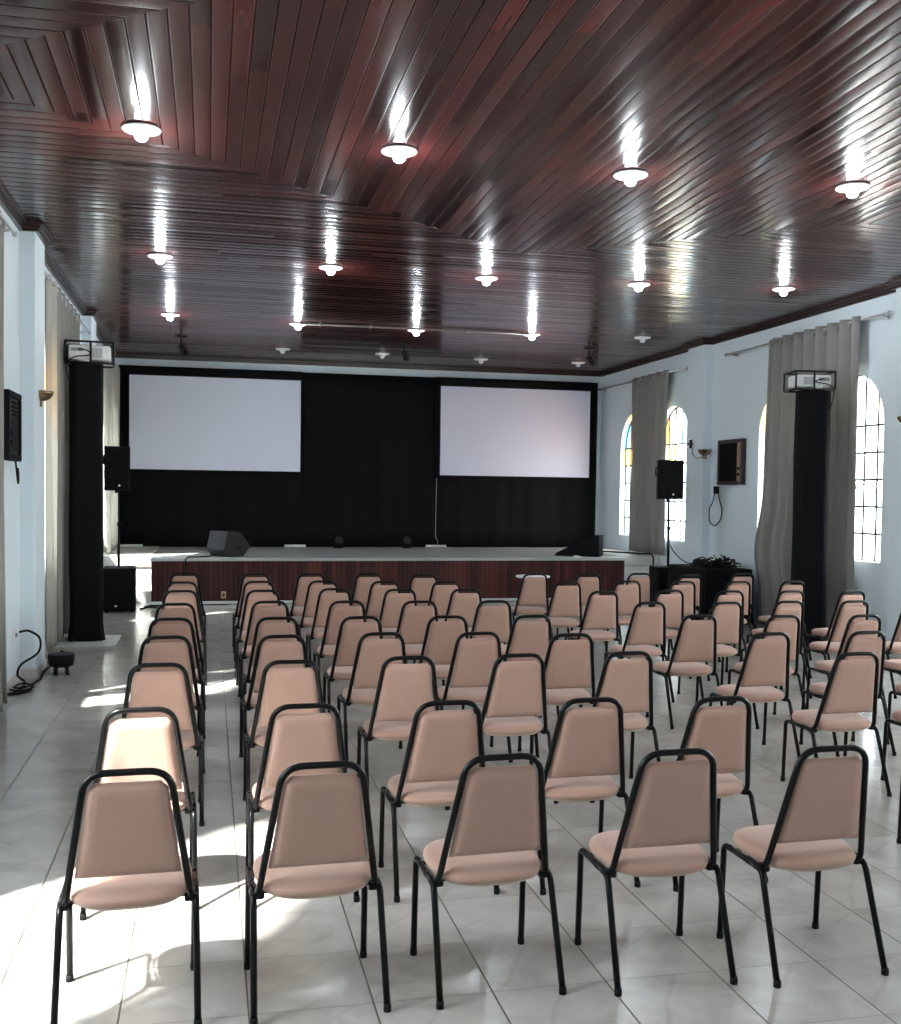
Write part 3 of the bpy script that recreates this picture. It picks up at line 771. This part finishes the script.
# stage monitors
def wedge(x, y, rz, prof, L, lab, grille_edge, badge):
    root = empty('stage_monitor', (x, y, SZ), rz)
    mb = MB(); mb.prism(prof, lambda p: (p[0], 0, p[1]), lambda p: (p[0], L, p[1])); o = mb.build('cabinet', M['black_box' if not badge else 'dark_grey'], root)
    md = o.modifiers.new('bevel', 'BEVEL'); md.width = 0.012; md.segments = 2
    a, b2 = Vector((prof[grille_edge][0], 0, prof[grille_edge][1])), Vector((prof[(grille_edge + 1) % len(prof)][0], 0, prof[(grille_edge + 1) % len(prof)][1]))
    t = (b2 - a).normalized(); n = Vector((t.z, 0, -t.x))
    ctr = Vector((sum(p[0] for p in prof) / len(prof), 0, sum(p[1] for p in prof) / len(prof)))
    if n.dot(a - ctr) < 0: n = -n
    mb = MB(); p0, p1 = a + t * 0.025, b2 - t * 0.025
    vs = []
    for off in (-0.01, 0.012):
        for q, yy in ((p0, 0.03), (p1, 0.03), (p1, L - 0.03), (p0, L - 0.03)):
            v = q + n * off; vs.append((v.x, yy, v.z))
    mb._add(vs, [(0, 1, 2, 3), (7, 6, 5, 4), (0, 4, 5, 1), (1, 5, 6, 2), (2, 6, 7, 3), (3, 7, 4, 0)])
    mb.build('grille', M['grille'], root)
    mb = MB(); hx0 = 0.12 if badge else 0.55; mb.box(hx0, hx0 + 0.12, -0.006, 0.01, 0.12, 0.17, 0.003); mb.build('handle', M['rubber'], root)
    tag(root, lab, 'stage monitor', 'wedge monitors on the stage'); return root
wedge(0.335, 17.40, radians(42), [(0, 0.0), (0.30, 0.0), (0.46, 0.17), (0.24, 0.40), (-0.04, 0.42), (-0.12, 0.12)], 0.42, 'dark grey wedge stage monitor near the left end of the stage', 2, True)
wedge(5.93, 17.75, radians(-30), [(0, 0.0), (0.78, 0.0), (0.78, 0.375), (0.70, 0.375), (0.0, 0.03)], 0.44, 'black ramp-shaped stage monitor at the right end of the stage', 3, False)

# small things on the stage
def strip(x, lab):
    root = empty('light_bar', (x, 20.25, SZ))
    mb = MB(); mb.box(-0.20, 0.20, -0.04, 0.04, 0.015, 0.06, 0.006); mb.build('housing', M['white_plastic'], root)
    for s in (-1, 1):
        mb = MB(); mb.box(s * 0.15 - 0.015, s * 0.15 + 0.015, -0.05, 0.05, 0, 0.016); mb.build('foot', M['grey_plastic'], root)
    tag(root, lab, 'light bar', 'white bars at the foot of the backdrop'); return root
strip(1.60, 'slim white bar at the foot of the backdrop, nearer the left screen')
strip(4.33, 'slim white bar at the foot of the backdrop, with a cable rising from it')
strip(-1.38, 'slim white bar on the ledge left of the stage')
mb = MB(); mb.tube(smooth_path([(4.36, 20.25, SZ + 0.06), (4.37, 20.3, SZ + 0.16), (4.36, 20.44, SZ + 0.30), (4.38, 20.49, 2.1)]), 0.008, 6)
o = mb.build('screen_cable', M['grey_plastic']); tag(o, 'thin cable rising from a white bar to the right screen', 'cable')
def floor_par(x, lab):
    root = empty('floor_light', (x, 20.2, SZ))
    mb = MB(); mb.lathe([(0, 0), (0.09, 0), (0.09, 0.02), (0, 0.022)], n=14); mb.build('base', M['black_metal'], root)
    mb = MB(); mb.tube([(-0.085, 0, 0.01), (-0.085, 0, 0.13)], 0.01, 6); mb.tube([(0.085, 0, 0.01), (0.085, 0, 0.13)], 0.01, 6); mb.build('yoke', M['black_metal'], root)
    mb = MB(); mb.tube([(0, 0.07, 0.10), (0, 0.06, 0.105), (0, -0.08, 0.16)], [0.03, 0.07, 0.078], 16); mb.build('lamp_head', M['dark_grey'], root)
    tag(root, lab, 'floor light', 'small black lights at the foot of the backdrop')
floor_par(2.42, 'small black floor light before the backdrop, left of the pair')
floor_par(3.74, 'small black floor light before the backdrop, right of the pair')
mb = MB(); mb.box(-0.05, 0.05, -0.03, 0.03, 0, 0.035, 0.008); mb.tube([(0.04, 0, 0.02), (0.09, 0.01, 0.012)], 0.01, 6)
o = mb.build('stage_plug', M['white_plastic']); o.location = (6.15, 17.27, SZ)
tag(o, 'small white plug box on the stage edge before the right monitor', 'plug box')
mb = MB(); mb.tube(smooth_path([(0.42, 17.55, SZ + 0.09), (0.05, 17.45, SZ + 0.02), (-0.15, 17.3, SZ + 0.012), (-0.32, 17.185, SZ + 0.01), (-0.36, 17.17, SZ - 0.12), (-0.37, 17.175, 0.2), (-0.3, 17.15, 0.01), (0.3, 17.12, 0.01)]), 0.010, 6)
o = mb.build('monitor_cable', M['rubber']); tag(o, 'black cable running from the left stage monitor down the stage front', 'cable')
mb = MB(); mb.tube(smooth_path([(-1.0, 16.6, 0.012), (-0.8, 16.95, 0.012), (-0.6, 16.8, 0.012), (-0.45, 17.0, 0.012), (-0.7, 17.1, 0.012), (-0.95, 16.9, 0.012), (-0.6, 16.65, 0.012), (-0.4, 16.75, 0.012)]), 0.012, 6)
o = mb.build('floor_cable', M['rubber']); tag(o, 'black cable lying on the floor beside the left subwoofer', 'cable')
mb = MB(); mb.tube(smooth_path([(6.75, 18.2, SZ + 0.012), (7.0, 18.9, SZ + 0.02), (7.35, 18.5, SZ + 0.025), (7.6, 17.9, SZ + 0.03), (7.68, 17.55, SZ + 0.02), (7.70, 17.52, 0.5), (7.70, 17.25, 0.25), (7.6, 16.6, 0.012), (7.45, 16.0, 0.012), (7.2, 15.75, 0.012)]), 0.014, 6)
o = mb.build('stage_cable', M['rubber']); tag(o, 'black cable from the stage over the right ledge to the floor', 'cable')

# small pedestal table in front of the stage
root = empty('pedestal_table', (5.10, 16.35, 0))
mb = MB(); mb.lathe([(0, 0.475), (0.26, 0.475), (0.275, 0.482), (0.278, 0.495), (0.27, 0.506), (0, 0.508)], n=32); mb.build('tabletop', M['enamel'], root)
mb = MB(); mb.tube([(0, 0, 0.02), (0, 0, 0.475)], 0.03, 12); mb.build('column', M['black_metal'], root)
for k in range(3):
    a = 2 * pi * k / 3 + 0.4
    mb = MB(); mb.tube(fillet([(0.0, 0, 0.12), (0.10 * cos(a), 0.10 * sin(a), 0.10), (0.23 * cos(a), 0.23 * sin(a), 0.015)], 0.05), 0.014, 8); mb.build('leg', M['black_metal'], root)
tag(root, 'small round white-topped table against the stage front', 'table')

# black cloth-covered table with cables, right
TX0, TX1, TY0, TY1, TZ = 6.78, 7.56, 13.70, 14.95, 0.79
root = empty('draped_table', ((TX0 + TX1) / 2, (TY0 + TY1) / 2, 0))
mb = MB(); hx, hy = (TX1 - TX0) / 2, (TY1 - TY0) / 2
mb.box(-hx + 0.03, hx - 0.03, -hy + 0.03, hy - 0.03, TZ - 0.03, TZ - 0.006); mb.build('tabletop', M['pale_wood'], root)
for sx in (-1, 1):
    for sy in (-1, 1):
        mb = MB(); mb.tube([(sx * (hx - 0.06), sy * (hy - 0.06), 0), (sx * (hx - 0.06), sy * (hy - 0.06), TZ - 0.03)], 0.018, 8); mb.build('leg', M['black_metal'], root)
mb = MB()
def drape(u, v):
    a = 2 * pi * u; ca, sa = cos(a), sin(a); e = 0.25
    k = 1.0
    if v < 0.25:
        rr = v / 0.25 * 0.999; z = TZ
    else:
        t = (v - 0.25) / 0.75; rr = 1.02 + t * (0.05 + 0.045 * sin(11 * a) + 0.03 * sin(23 * a + 1)); z = TZ - 0.006 - t * (TZ - 0.012)
    px = (abs(ca) ** e) * (1 if ca >= 0 else -1) * (hx + 0.006) * rr; py = (abs(sa) ** e) * (1 if sa >= 0 else -1) * (hy + 0.006) * rr
    return (px, py, z)
mb.grid(120, 16, drape)
o = mb.build('tablecloth', M['black_cloth']); o.location = root.location
tag(o, 'black cloth draped to the floor over the side table', 'tablecloth')
tag(root, 'table hidden under a black cloth by the right wall', 'table')
mb = MB(); rk = random.Random(21)
for k in range(40):
    c = Vector((rk.uniform(TX0 + 0.16, TX1 - 0.2), rk.uniform(TY0 + 0.12, TY1 - 0.62), TZ + 0.02)); r0 = rk.uniform(0.06, 0.19); hh = rk.uniform(0.0, 0.17)
    n = rk.randint(5, 9); a0 = rk.uniform(0, 6)
    pts = []
    for q in range(n):
        a = a0 + q * rk.uniform(0.7, 1.3); r = r0 * rk.uniform(0.6, 1.2)
        px = min(max(c.x + r * cos(a), TX0 + 0.03), TX1 - 0.03); py = min(max(c.y + r * sin(a), TY0 + 0.03), TY1 - 0.53)
        pts.append((px, py, TZ + 0.012 + hh * (0.3 + 0.7 * rk.random()) + 0.006))
    mb.tube(smooth_path(pts, 5), rk.choice((0.007, 0.009, 0.011)), 5)
o = mb.build('cable_tangle', M['rubber']); tag(o, 'tangled heap of black cables on the draped side table', 'cables', kind='stuff')
for k, (px, py, z, lab) in enumerate([(7.12, 14.1, 0.10, 'left'), (7.30, 14.2, 0.11, 'right')]):
    mb = MB(); mb.tube([(-0.07, 0, 0), (-0.02, 0, 0.005), (0.0, 0, 0.01), (0.09, 0.02, 0.02)], [0.012, 0.018, 0.011, 0.012], 10)
    mb.mat = 1; mb.tube([(0.09, 0.02, 0.02), (0.12, 0.025, 0.024)], 0.013, 10)
    o = mb.build('cable_connector', [M['steel'], M['rubber']]); o.location = (px, py, TZ + z); o.rotation_euler = (0, 0, 0.6 * k)
    tag(o, 'shiny metal cable connector on the cable heap, %s of two' % lab, 'connector', 'connectors on the cable heap')
mb = MB(); mb.box(-0.17, 0.17, -0.14, 0.14, 0, 0.085, 0.01)
o = mb.build('equipment_case', M['black_box']); o.location = (7.36, 14.66, TZ); tag(o, 'small black equipment case at the back of the draped table', 'case')
mb = MB(); mb.tube(smooth_path([(7.05, 15.42, 1.05), (7.08, 15.36, 0.95), (7.2, 15.2, 0.80), (7.35, 14.95, 0.775)]), 0.009, 6)
mb.tube(smooth_path([(7.33, 14.98, 0.78), (7.30, 14.8, 0.785), (7.15, 14.6, 0.79)]), 0.009, 6)
o = mb.build('speaker_cable', M['rubber']); tag(o, 'black cable hanging from the right speaker pole to the table', 'cable')

# ------------------------------------------------------------------ curtains
def curtain(name, x, s, ytop, ybot, ztop, zbot, folds, lab, mat, seed, amp=0.05, rings=True, group=None, bulge=None):
    """hanging along a side wall; s = direction into the room"""
    root = empty(name, (x, sum(ytop) / 2, ztop))
    rnd = random.Random(seed); ph = [rnd.uniform(0, 6.28) for _ in range(6)]
    mb = MB(); yc = sum(ytop) / 2
    def yy(u, v):                      # v = 0 top .. 1 bottom
        a = ytop[0] + (ybot[0] - ytop[0]) * v; b2 = ytop[1] + (ybot[1] - ytop[1]) * v
        if bulge: b2 += bulge * math.exp(-((v - 0.74) / 0.12) ** 2)
        return a + (b2 - a) * u
    def fn(u, v):
        p = u * folds * 2 * pi
        w = sin(p) + 0.42 * sin(p * 2.1 + ph[0] + 2.5 * v) * v + 0.40 * sin(p * 0.53 + ph[1] + v * 3) * v + 0.10 * sin(p * 3.7 + ph[3] + 9 * v) * v
        y = yy(u, v) + 0.012 * sin(p * 1.7 + ph[2] + v * 5) * v
        return (s * amp * w * (1 - 0.15 * v), y - yc, -(ztop - zbot) * v)
    nu = max(24, int(folds * 14))
    mb.grid(nu, 26, fn)
    c = mb.build('fabric', mat, root)
    md = c.modifiers.new('thick', 'SOLIDIFY'); md.thickness = 0.004
    if rings:
        for k in range(int(folds * 2)):
            u = (k + 0.5) / (folds * 2)
            m2 = MB(); n = 14; cpt = Vector((0, yy(u, 0.03) - yc, -0.085)); pts = []
            cc = (0.0, cpt.y, cpt.z)
            m2.lathe([(0.020, -0.006), (0.032, -0.006), (0.034, 0.0), (0.032, 0.006), (0.020, 0.006), (0.018, 0.0), (0.020, -0.006)], cc, n, 'y')
            g = m2.build('grommet', M['steel'], root)
    tag(root, lab, 'curtain', group); return root
def rod(x, s, y0, y1, z, lab):
    root = empty('curtain_rod', (x, y0, z))
    mb = MB(); mb.tube([(0, 0, 0), (0, y1 - y0, 0)], 0.013, 10); mb.build('pole', M['steel'], root)
    for yy in (0.0, y1 - y0):
        mb = MB(); d = -1 if yy == 0 else 1
        mb.lathe([(0.0, d * 0.06), (0.018, d * 0.055), (0.024, d * 0.03), (0.016, d * 0.0), (0.0, 0.0)], (0, yy, 0), 12, 'y'); mb.build('finial', M['steel'], root)
    for yy in (0.12, y1 - y0 - 0.12):
        mb = MB(); mb.tube([(0, yy, 0), (-s * 0.105, yy, -0.02)], 0.010, 8); mb.lathe([(0, 0), (0.03, 0), (0.03, 0.008), (0, 0.008)], (-s * 0.105 if s < 0 else -0.113, yy, -0.02), 12, 'x'); mb.build('bracket', M['steel'], root)
    tag(root, lab, 'curtain rod'); return root
rod(7.72, -1, 11.05, 15.0, 3.99, 'steel curtain rod above the near right windows')
curtain('curtain', 7.715, -1, (11.56, 13.72), (11.55, 13.84), 4.035, 0.02, 8, 'taupe eyelet curtain behind the right projector tower', M['curtain'], 4, 0.065, bulge=0.22)
rod(7.72, -1, 16.42, 20.56, 3.95, 'steel curtain rod above the far right windows by the stage')
curtain('curtain', 7.715, -1, (17.08, 18.72), (17.12, 18.66), 3.99, 0.78, 5, 'taupe curtain between the two far right stained-glass windows', M['curtain'], 8, 0.06)
rod(-1.63, 1, 11.45, 15.65, 3.99, 'steel curtain rod over the left window beyond the near pillar')
curtain('curtain', -1.655, 1, (11.70, 12.5), (11.72, 12.55), 4.035, 0.12, 2, 'pale sheer curtain glowing in the left window beyond the near pillar', M['curtain_pale'], 13, 0.045)
curtain('curtain', -1.645, 1, (12.44, 14.6), (12.46, 14.7), 4.035, 0.10, 6, 'taupe curtain behind the left projector tower', M['curtain'], 12, 0.035)
rod(-1.63, 1, 16.45, 20.5, 3.95, 'steel curtain rod over the left windows beside the stage')
curtain('curtain', -1.62, 1, (17.25, 20.4), (17.9, 20.4), 3.99, 0.77, 6, 'pale grey curtain on the left wall beside the stage', M['curtain_pale'], 14, 0.05)
rod(-1.63, 1, 6.36, 9.75, 3.99, 'steel curtain rod along the left wall nearest the camera')
curtain('curtain', -1.625, 1, (6.1, 7.95), (6.1, 9.02), 4.035, 0.03, 6, 'taupe curtain left of the picture by the near window', M['curtain'], 16, 0.05)
curtain('curtain', -1.66, 1, (8.70, 9.46), (9.34, 9.44), 4.035, 0.03, 2, 'grey curtain cut by the left picture edge', M['curtain'], 18, 0.026)
mb = MB()

# ------------------------------------------------------------------ wall fittings
def sconce(x, y, z, rz, lab):
    root = empty('wall_sconce', (x, y, z), rz)          # local +y points into the room
    mb = MB(); n = 20
    def fn(u, v):
        a = pi * u; r = 0.115 * cos(v * pi / 2 * 0.95); h = -0.10 * sin(v * pi / 2 * 0.95)
        return (r * cos(a), 0.125 * cos(v * pi / 2 * 0.95) * sin(a), h)
    mb.grid(n, 8, fn); o = mb.build('bowl', M['brass'], root); md = o.modifiers.new('thick', 'SOLIDIFY'); md.thickness = 0.005
    mb = MB(); mb.box(-0.04, 0.04, 0.0, 0.014, -0.15, 0.0, 0.004); mb.build('back_plate', M['brass'], root)
    mb = MB(); mb.lathe([(0, -0.03), (0.022, -0.02), (0.026, 0.0), (0.018, 0.015), (0, 0.02)], (0, 0.05, -0.02), 12); mb.build('bulb', M['bulb_off'], root)
    tag(root, lab, 'wall lamp', 'brass half-bowl wall lamps'); return root
sconce(XL + PD, 11.05, 2.765, radians(-90), 'brass half-bowl wall lamp on the left pillar')
sconce(7.725, 15.69, 2.565, radians(180), 'brass half-bowl wall lamp by the right wall air conditioner')
sconce(XR - PD, 10.58, 2.75, radians(90), 'brass half-bowl wall lamp cut by the right picture edge')

def aircon(x, s, y0, y1, z0, z1, lab):
    """window unit in a wooden surround; s = direction into the room"""
    root = empty('air_conditioner', (x, y0, z0)); W, H = y1 - y0, z1 - z0
    f = 0.055; d = 0.07
    mb = MB()
    for (a, b2, c, e) in ((0, W, 0, f), (0, W, H - f, H), (0, f, f, H - f), (W - f, W, f, H - f)):
        mb.box(min(0, s * d), max(0, s * d), a, b2, c, e, 0.006)
    mb.build('surround', M['wood_dark'] if s < 0 else M['black_box'], root)
    mb = MB(); mb.box(min(0, s * 0.05), max(0, s * 0.05), f + 0.13, W - f, f, H - f, 0.004); fp = mb.build('front_panel', M['dark_grey'] if s > 0 else M['black_box'], root)
    mb = MB()
    n = 5; w0 = f + 0.16; ww = (W - f - 0.02 - w0) / n
    for k in range(n):
        for q in range(4):
            mb.box(min(s * 0.045, s * 0.062), max(s * 0.045, s * 0.062), w0 + k * ww + 0.012, w0 + (k + 1) * ww - 0.012, H - f - 0.16 + q * 0.036, H - f - 0.138 + q * 0.036)
    mb.build('louvre', M['grille'], fp)
    mb = MB()
    for q in range(14): mb.box(min(s * 0.045, s * 0.056), max(s * 0.045, s * 0.056), w0, W - f - 0.02, f + 0.03 + q * 0.022, f + 0.04 + q * 0.022)
    mb.build('intake_grille', M['grille'], fp)
    mb = MB(); mb.box(min(0, s * 0.053), max(0, s * 0.053), f, f + 0.13, f, H - f, 0.004); pn = mb.build('control_strip', M['pale_wood'] if s < 0 else M['dark_grey'], root)
    for q in range(2):
        mb = MB(); mb.lathe([(0.0, s * 0.02), (0.022, s * 0.018), (0.025, 0.0)], (s * 0.053, f + 0.065, f + 0.1 + q * 0.09), 12, 'x'); mb.build('knob', M['grille'], pn)
    tag(root, lab, 'air conditioner', 'window air conditioners set in the walls'); return root
aircon(XR - 0.002, -1, 14.54, 15.33, 2.0, 2.695, 'wood-framed dark air conditioner on the right wall')
aircon(XL + 0.002, 1, 9.80, 10.42, 2.06, 2.67, 'dark air conditioner on the left wall beside the curtain')
mb = MB(); mb.box(7.79, 7.84, 15.40, 15.49, 1.86, 1.98, 0.008)
mb.tube(smooth_path([(7.80, 15.45, 1.88), (7.79, 15.50, 1.72), (7.80, 15.62, 1.62), (7.80, 15.70, 1.50)][:3] + [(7.80, 15.60, 1.42), (7.80, 15.42, 1.36), (7.80, 15.24, 1.46), (7.80, 15.2, 1.62), (7.80, 15.3, 1.80), (7.80, 15.33, 1.98)]), 0.010, 6)
o = mb.build('power_cable', M['rubber']); tag(o, 'black plug and looped power cable hanging below the right air conditioner', 'cable')
mb = MB(); mb.box(7.80, 7.84, 15.33, 15.41, 1.75, 1.85, 0.004)
o = mb.build('wall_socket', M['white_plastic']); tag(o, 'white wall socket beneath the right air conditioner', 'socket')
mb = MB(); mb.tube(smooth_path([(XL + 0.03, 10.35, 2.06), (XL + 0.05, 10.30, 1.93), (XL + 0.04, 10.42, 1.86), (XL + 0.03, 10.50, 1.93), (XL + 0.03, 10.46, 2.0)]), 0.009, 6)
o = mb.build('power_cable', M['rubber']); tag(o, 'short black cable looped below the left air conditioner', 'cable')
root = empty('wall_socket', (XL, 10.38, 0.465))
mb = MB(); mb.box(0, 0.022, -0.04, 0.04, -0.06, 0.06, 0.005); mb.build('cover', M['white_plastic'], root)
mb = MB(); mb.lathe([(0, 0.02), (0.018, 0.02), (0.02, 0.0)], (0.02, 0, 0), 12, 'x'); mb.build('outlet', M['grey_plastic'], root)
tag(root, 'white wall socket low on the left wall with a black cable', 'socket')
mb = MB(); mb.tube(smooth_path([(XL + 0.03, 10.55, 0.47), (XL + 0.10, 10.62, 0.47), (XL + 0.20, 10.60, 0.40), (XL + 0.19, 10.56, 0.27), (XL + 0.05, 10.50, 0.17), (XL + 0.03, 10.44, 0.08), (XL + 0.10, 10.40, 0.02), (XL + 0.10, 10.0, 0.015), (XL + 0.05, 9.85, 0.014), (XL + 0.2, 9.95, 0.016), (XL + 0.18, 10.3, 0.02), (XL + 0.20, 10.62, 0.012), (XL + 0.175, 11.0, 0.012), (XL + 0.19, 11.5, 0.012), (XL + 0.24, 12.1, 0.014), (XL + 0.16, 12.4, 0.014)]), 0.011, 8)
o = mb.build('extension_cable', M['rubber']); tag(o, 'thick black cable coiling from the left socket along the floor', 'cable')
mb = MB(); mb.tube(smooth_path([(XL + 0.04, 9.98, 0.03), (XL + 0.16, 9.9, 0.034), (XL + 0.22, 10.1, 0.036), (XL + 0.10, 10.3, 0.03), (XL + 0.05, 10.1, 0.03), (XL + 0.16, 10.0, 0.045), (XL + 0.2, 10.25, 0.04)]), 0.009, 6)
o = mb.build('coiled_cable', M['rubber']); tag(o, 'short black cable coil on the floor beside the left curtain', 'cable')
mb = MB(); mb.box(7.665, 7.70, 16.08, 16.12, 2.60, 2.74, 0.005); mb.box(7.66, 7.69, 16.02, 16.18, 2.655, 2.685, 0.004)
mb.tube(smooth_path([(7.69, 16.06, 2.60), (7.67, 16.0, 2.50), (7.68, 15.85, 2.43), (7.69, 15.72, 2.45)]), 0.006, 5)
o = mb.build('wall_bracket', M['black_metal']); tag(o, 'small black cross-shaped bracket with a wire on the far right pillar', 'bracket')

# small black tub stool by the left pillar
root = empty('low_stool', (-1.40, 10.93, 0))
mb = MB(); mb.lathe([(0.0, 0.10), (0.10, 0.10), (0.128, 0.115), (0.140, 0.17), (0.145, 0.235), (0.138, 0.245), (0.0, 0.245)], n=28); mb.build('body', M['rubber'], root)
mb = MB(); mb.lathe([(0.0, 0.262), (0.11, 0.262), (0.140, 0.256), (0.142, 0.245), (0.0, 0.245)], n=28); mb.build('seat_pad', M['dark_grey'], root)
for k in range(4):
    a = pi / 4 + k * pi / 2 + 0.2
    mb = MB(); mb.tube([(0.075 * cos(a), 0.075 * sin(a), 0.105), (0.085 * cos(a), 0.085 * sin(a), 0.03), (0.088 * cos(a), 0.088 * sin(a), 0.0)], [0.022, 0.018, 0.024], 10); mb.build('leg', M['rubber'], root)
root.scale = (0.88, 0.88, 0.78)
tag(root, 'small round black stool on stubby legs by the left pillar', 'stool')

# ------------------------------------------------------------------ light
W = bpy.data.worlds.new('World'); scene.world = W; W.use_nodes = True
bg = W.node_tree.nodes['Background']; bg.inputs['Color'].default_value = (0.90, 0.96, 1.0, 1); bg.inputs['Strength'].default_value = 6.0
el, az = radians(49), radians(37)
S = bpy.data.lights.new('sun', 'SUN'); S.energy = 13.0; S.angle = radians(2.6); S.color = (1.0, 0.96, 0.90)
so = bpy.data.objects.new('sun', S); COL.objects.link(so)
d = Vector((cos(el) * cos(az), cos(el) * sin(az), -sin(el)))
so.rotation_euler = d.to_track_quat('-Z', 'Y').to_euler(); so.location = (-10, 0, 15)

# ------------------------------------------------------------------ camera
cam = bpy.data.cameras.new('camera'); co = bpy.data.objects.new('camera', cam); COL.objects.link(co)
Rm = Matrix(((0.974986, -0.00478, -0.222216), (-0.221887, 0.037533, -0.97435), (0.012998, 0.999284, 0.035534)))
co.matrix_world = Matrix.Translation((0, 0, 1.8301)) @ Rm.to_4x4()
cam.sensor_fit = 'HORIZONTAL'; cam.sensor_width = 36.0
cam.lens = 1061.68 * 36.0 / 901.0
cam.shift_y = (530.04 - 512.0) / 901.0
cam.clip_start = 0.05; cam.clip_end = 300
scene.camera = co

vs = scene.view_settings
vs.view_transform = 'Standard'; vs.look = 'None'; vs.gamma = 1.0; vs.use_curve_mapping = False
vs.exposure = 1.80
cy = scene.cycles
cy.use_denoising = True
cy.max_bounces = 10; cy.diffuse_bounces = 5; cy.glossy_bounces = 4; cy.transparent_max_bounces = 12; cy.transmission_bounces = 4
cy.sample_clamp_indirect = 8.0
cy.caustics_reflective = False; cy.caustics_refractive = False
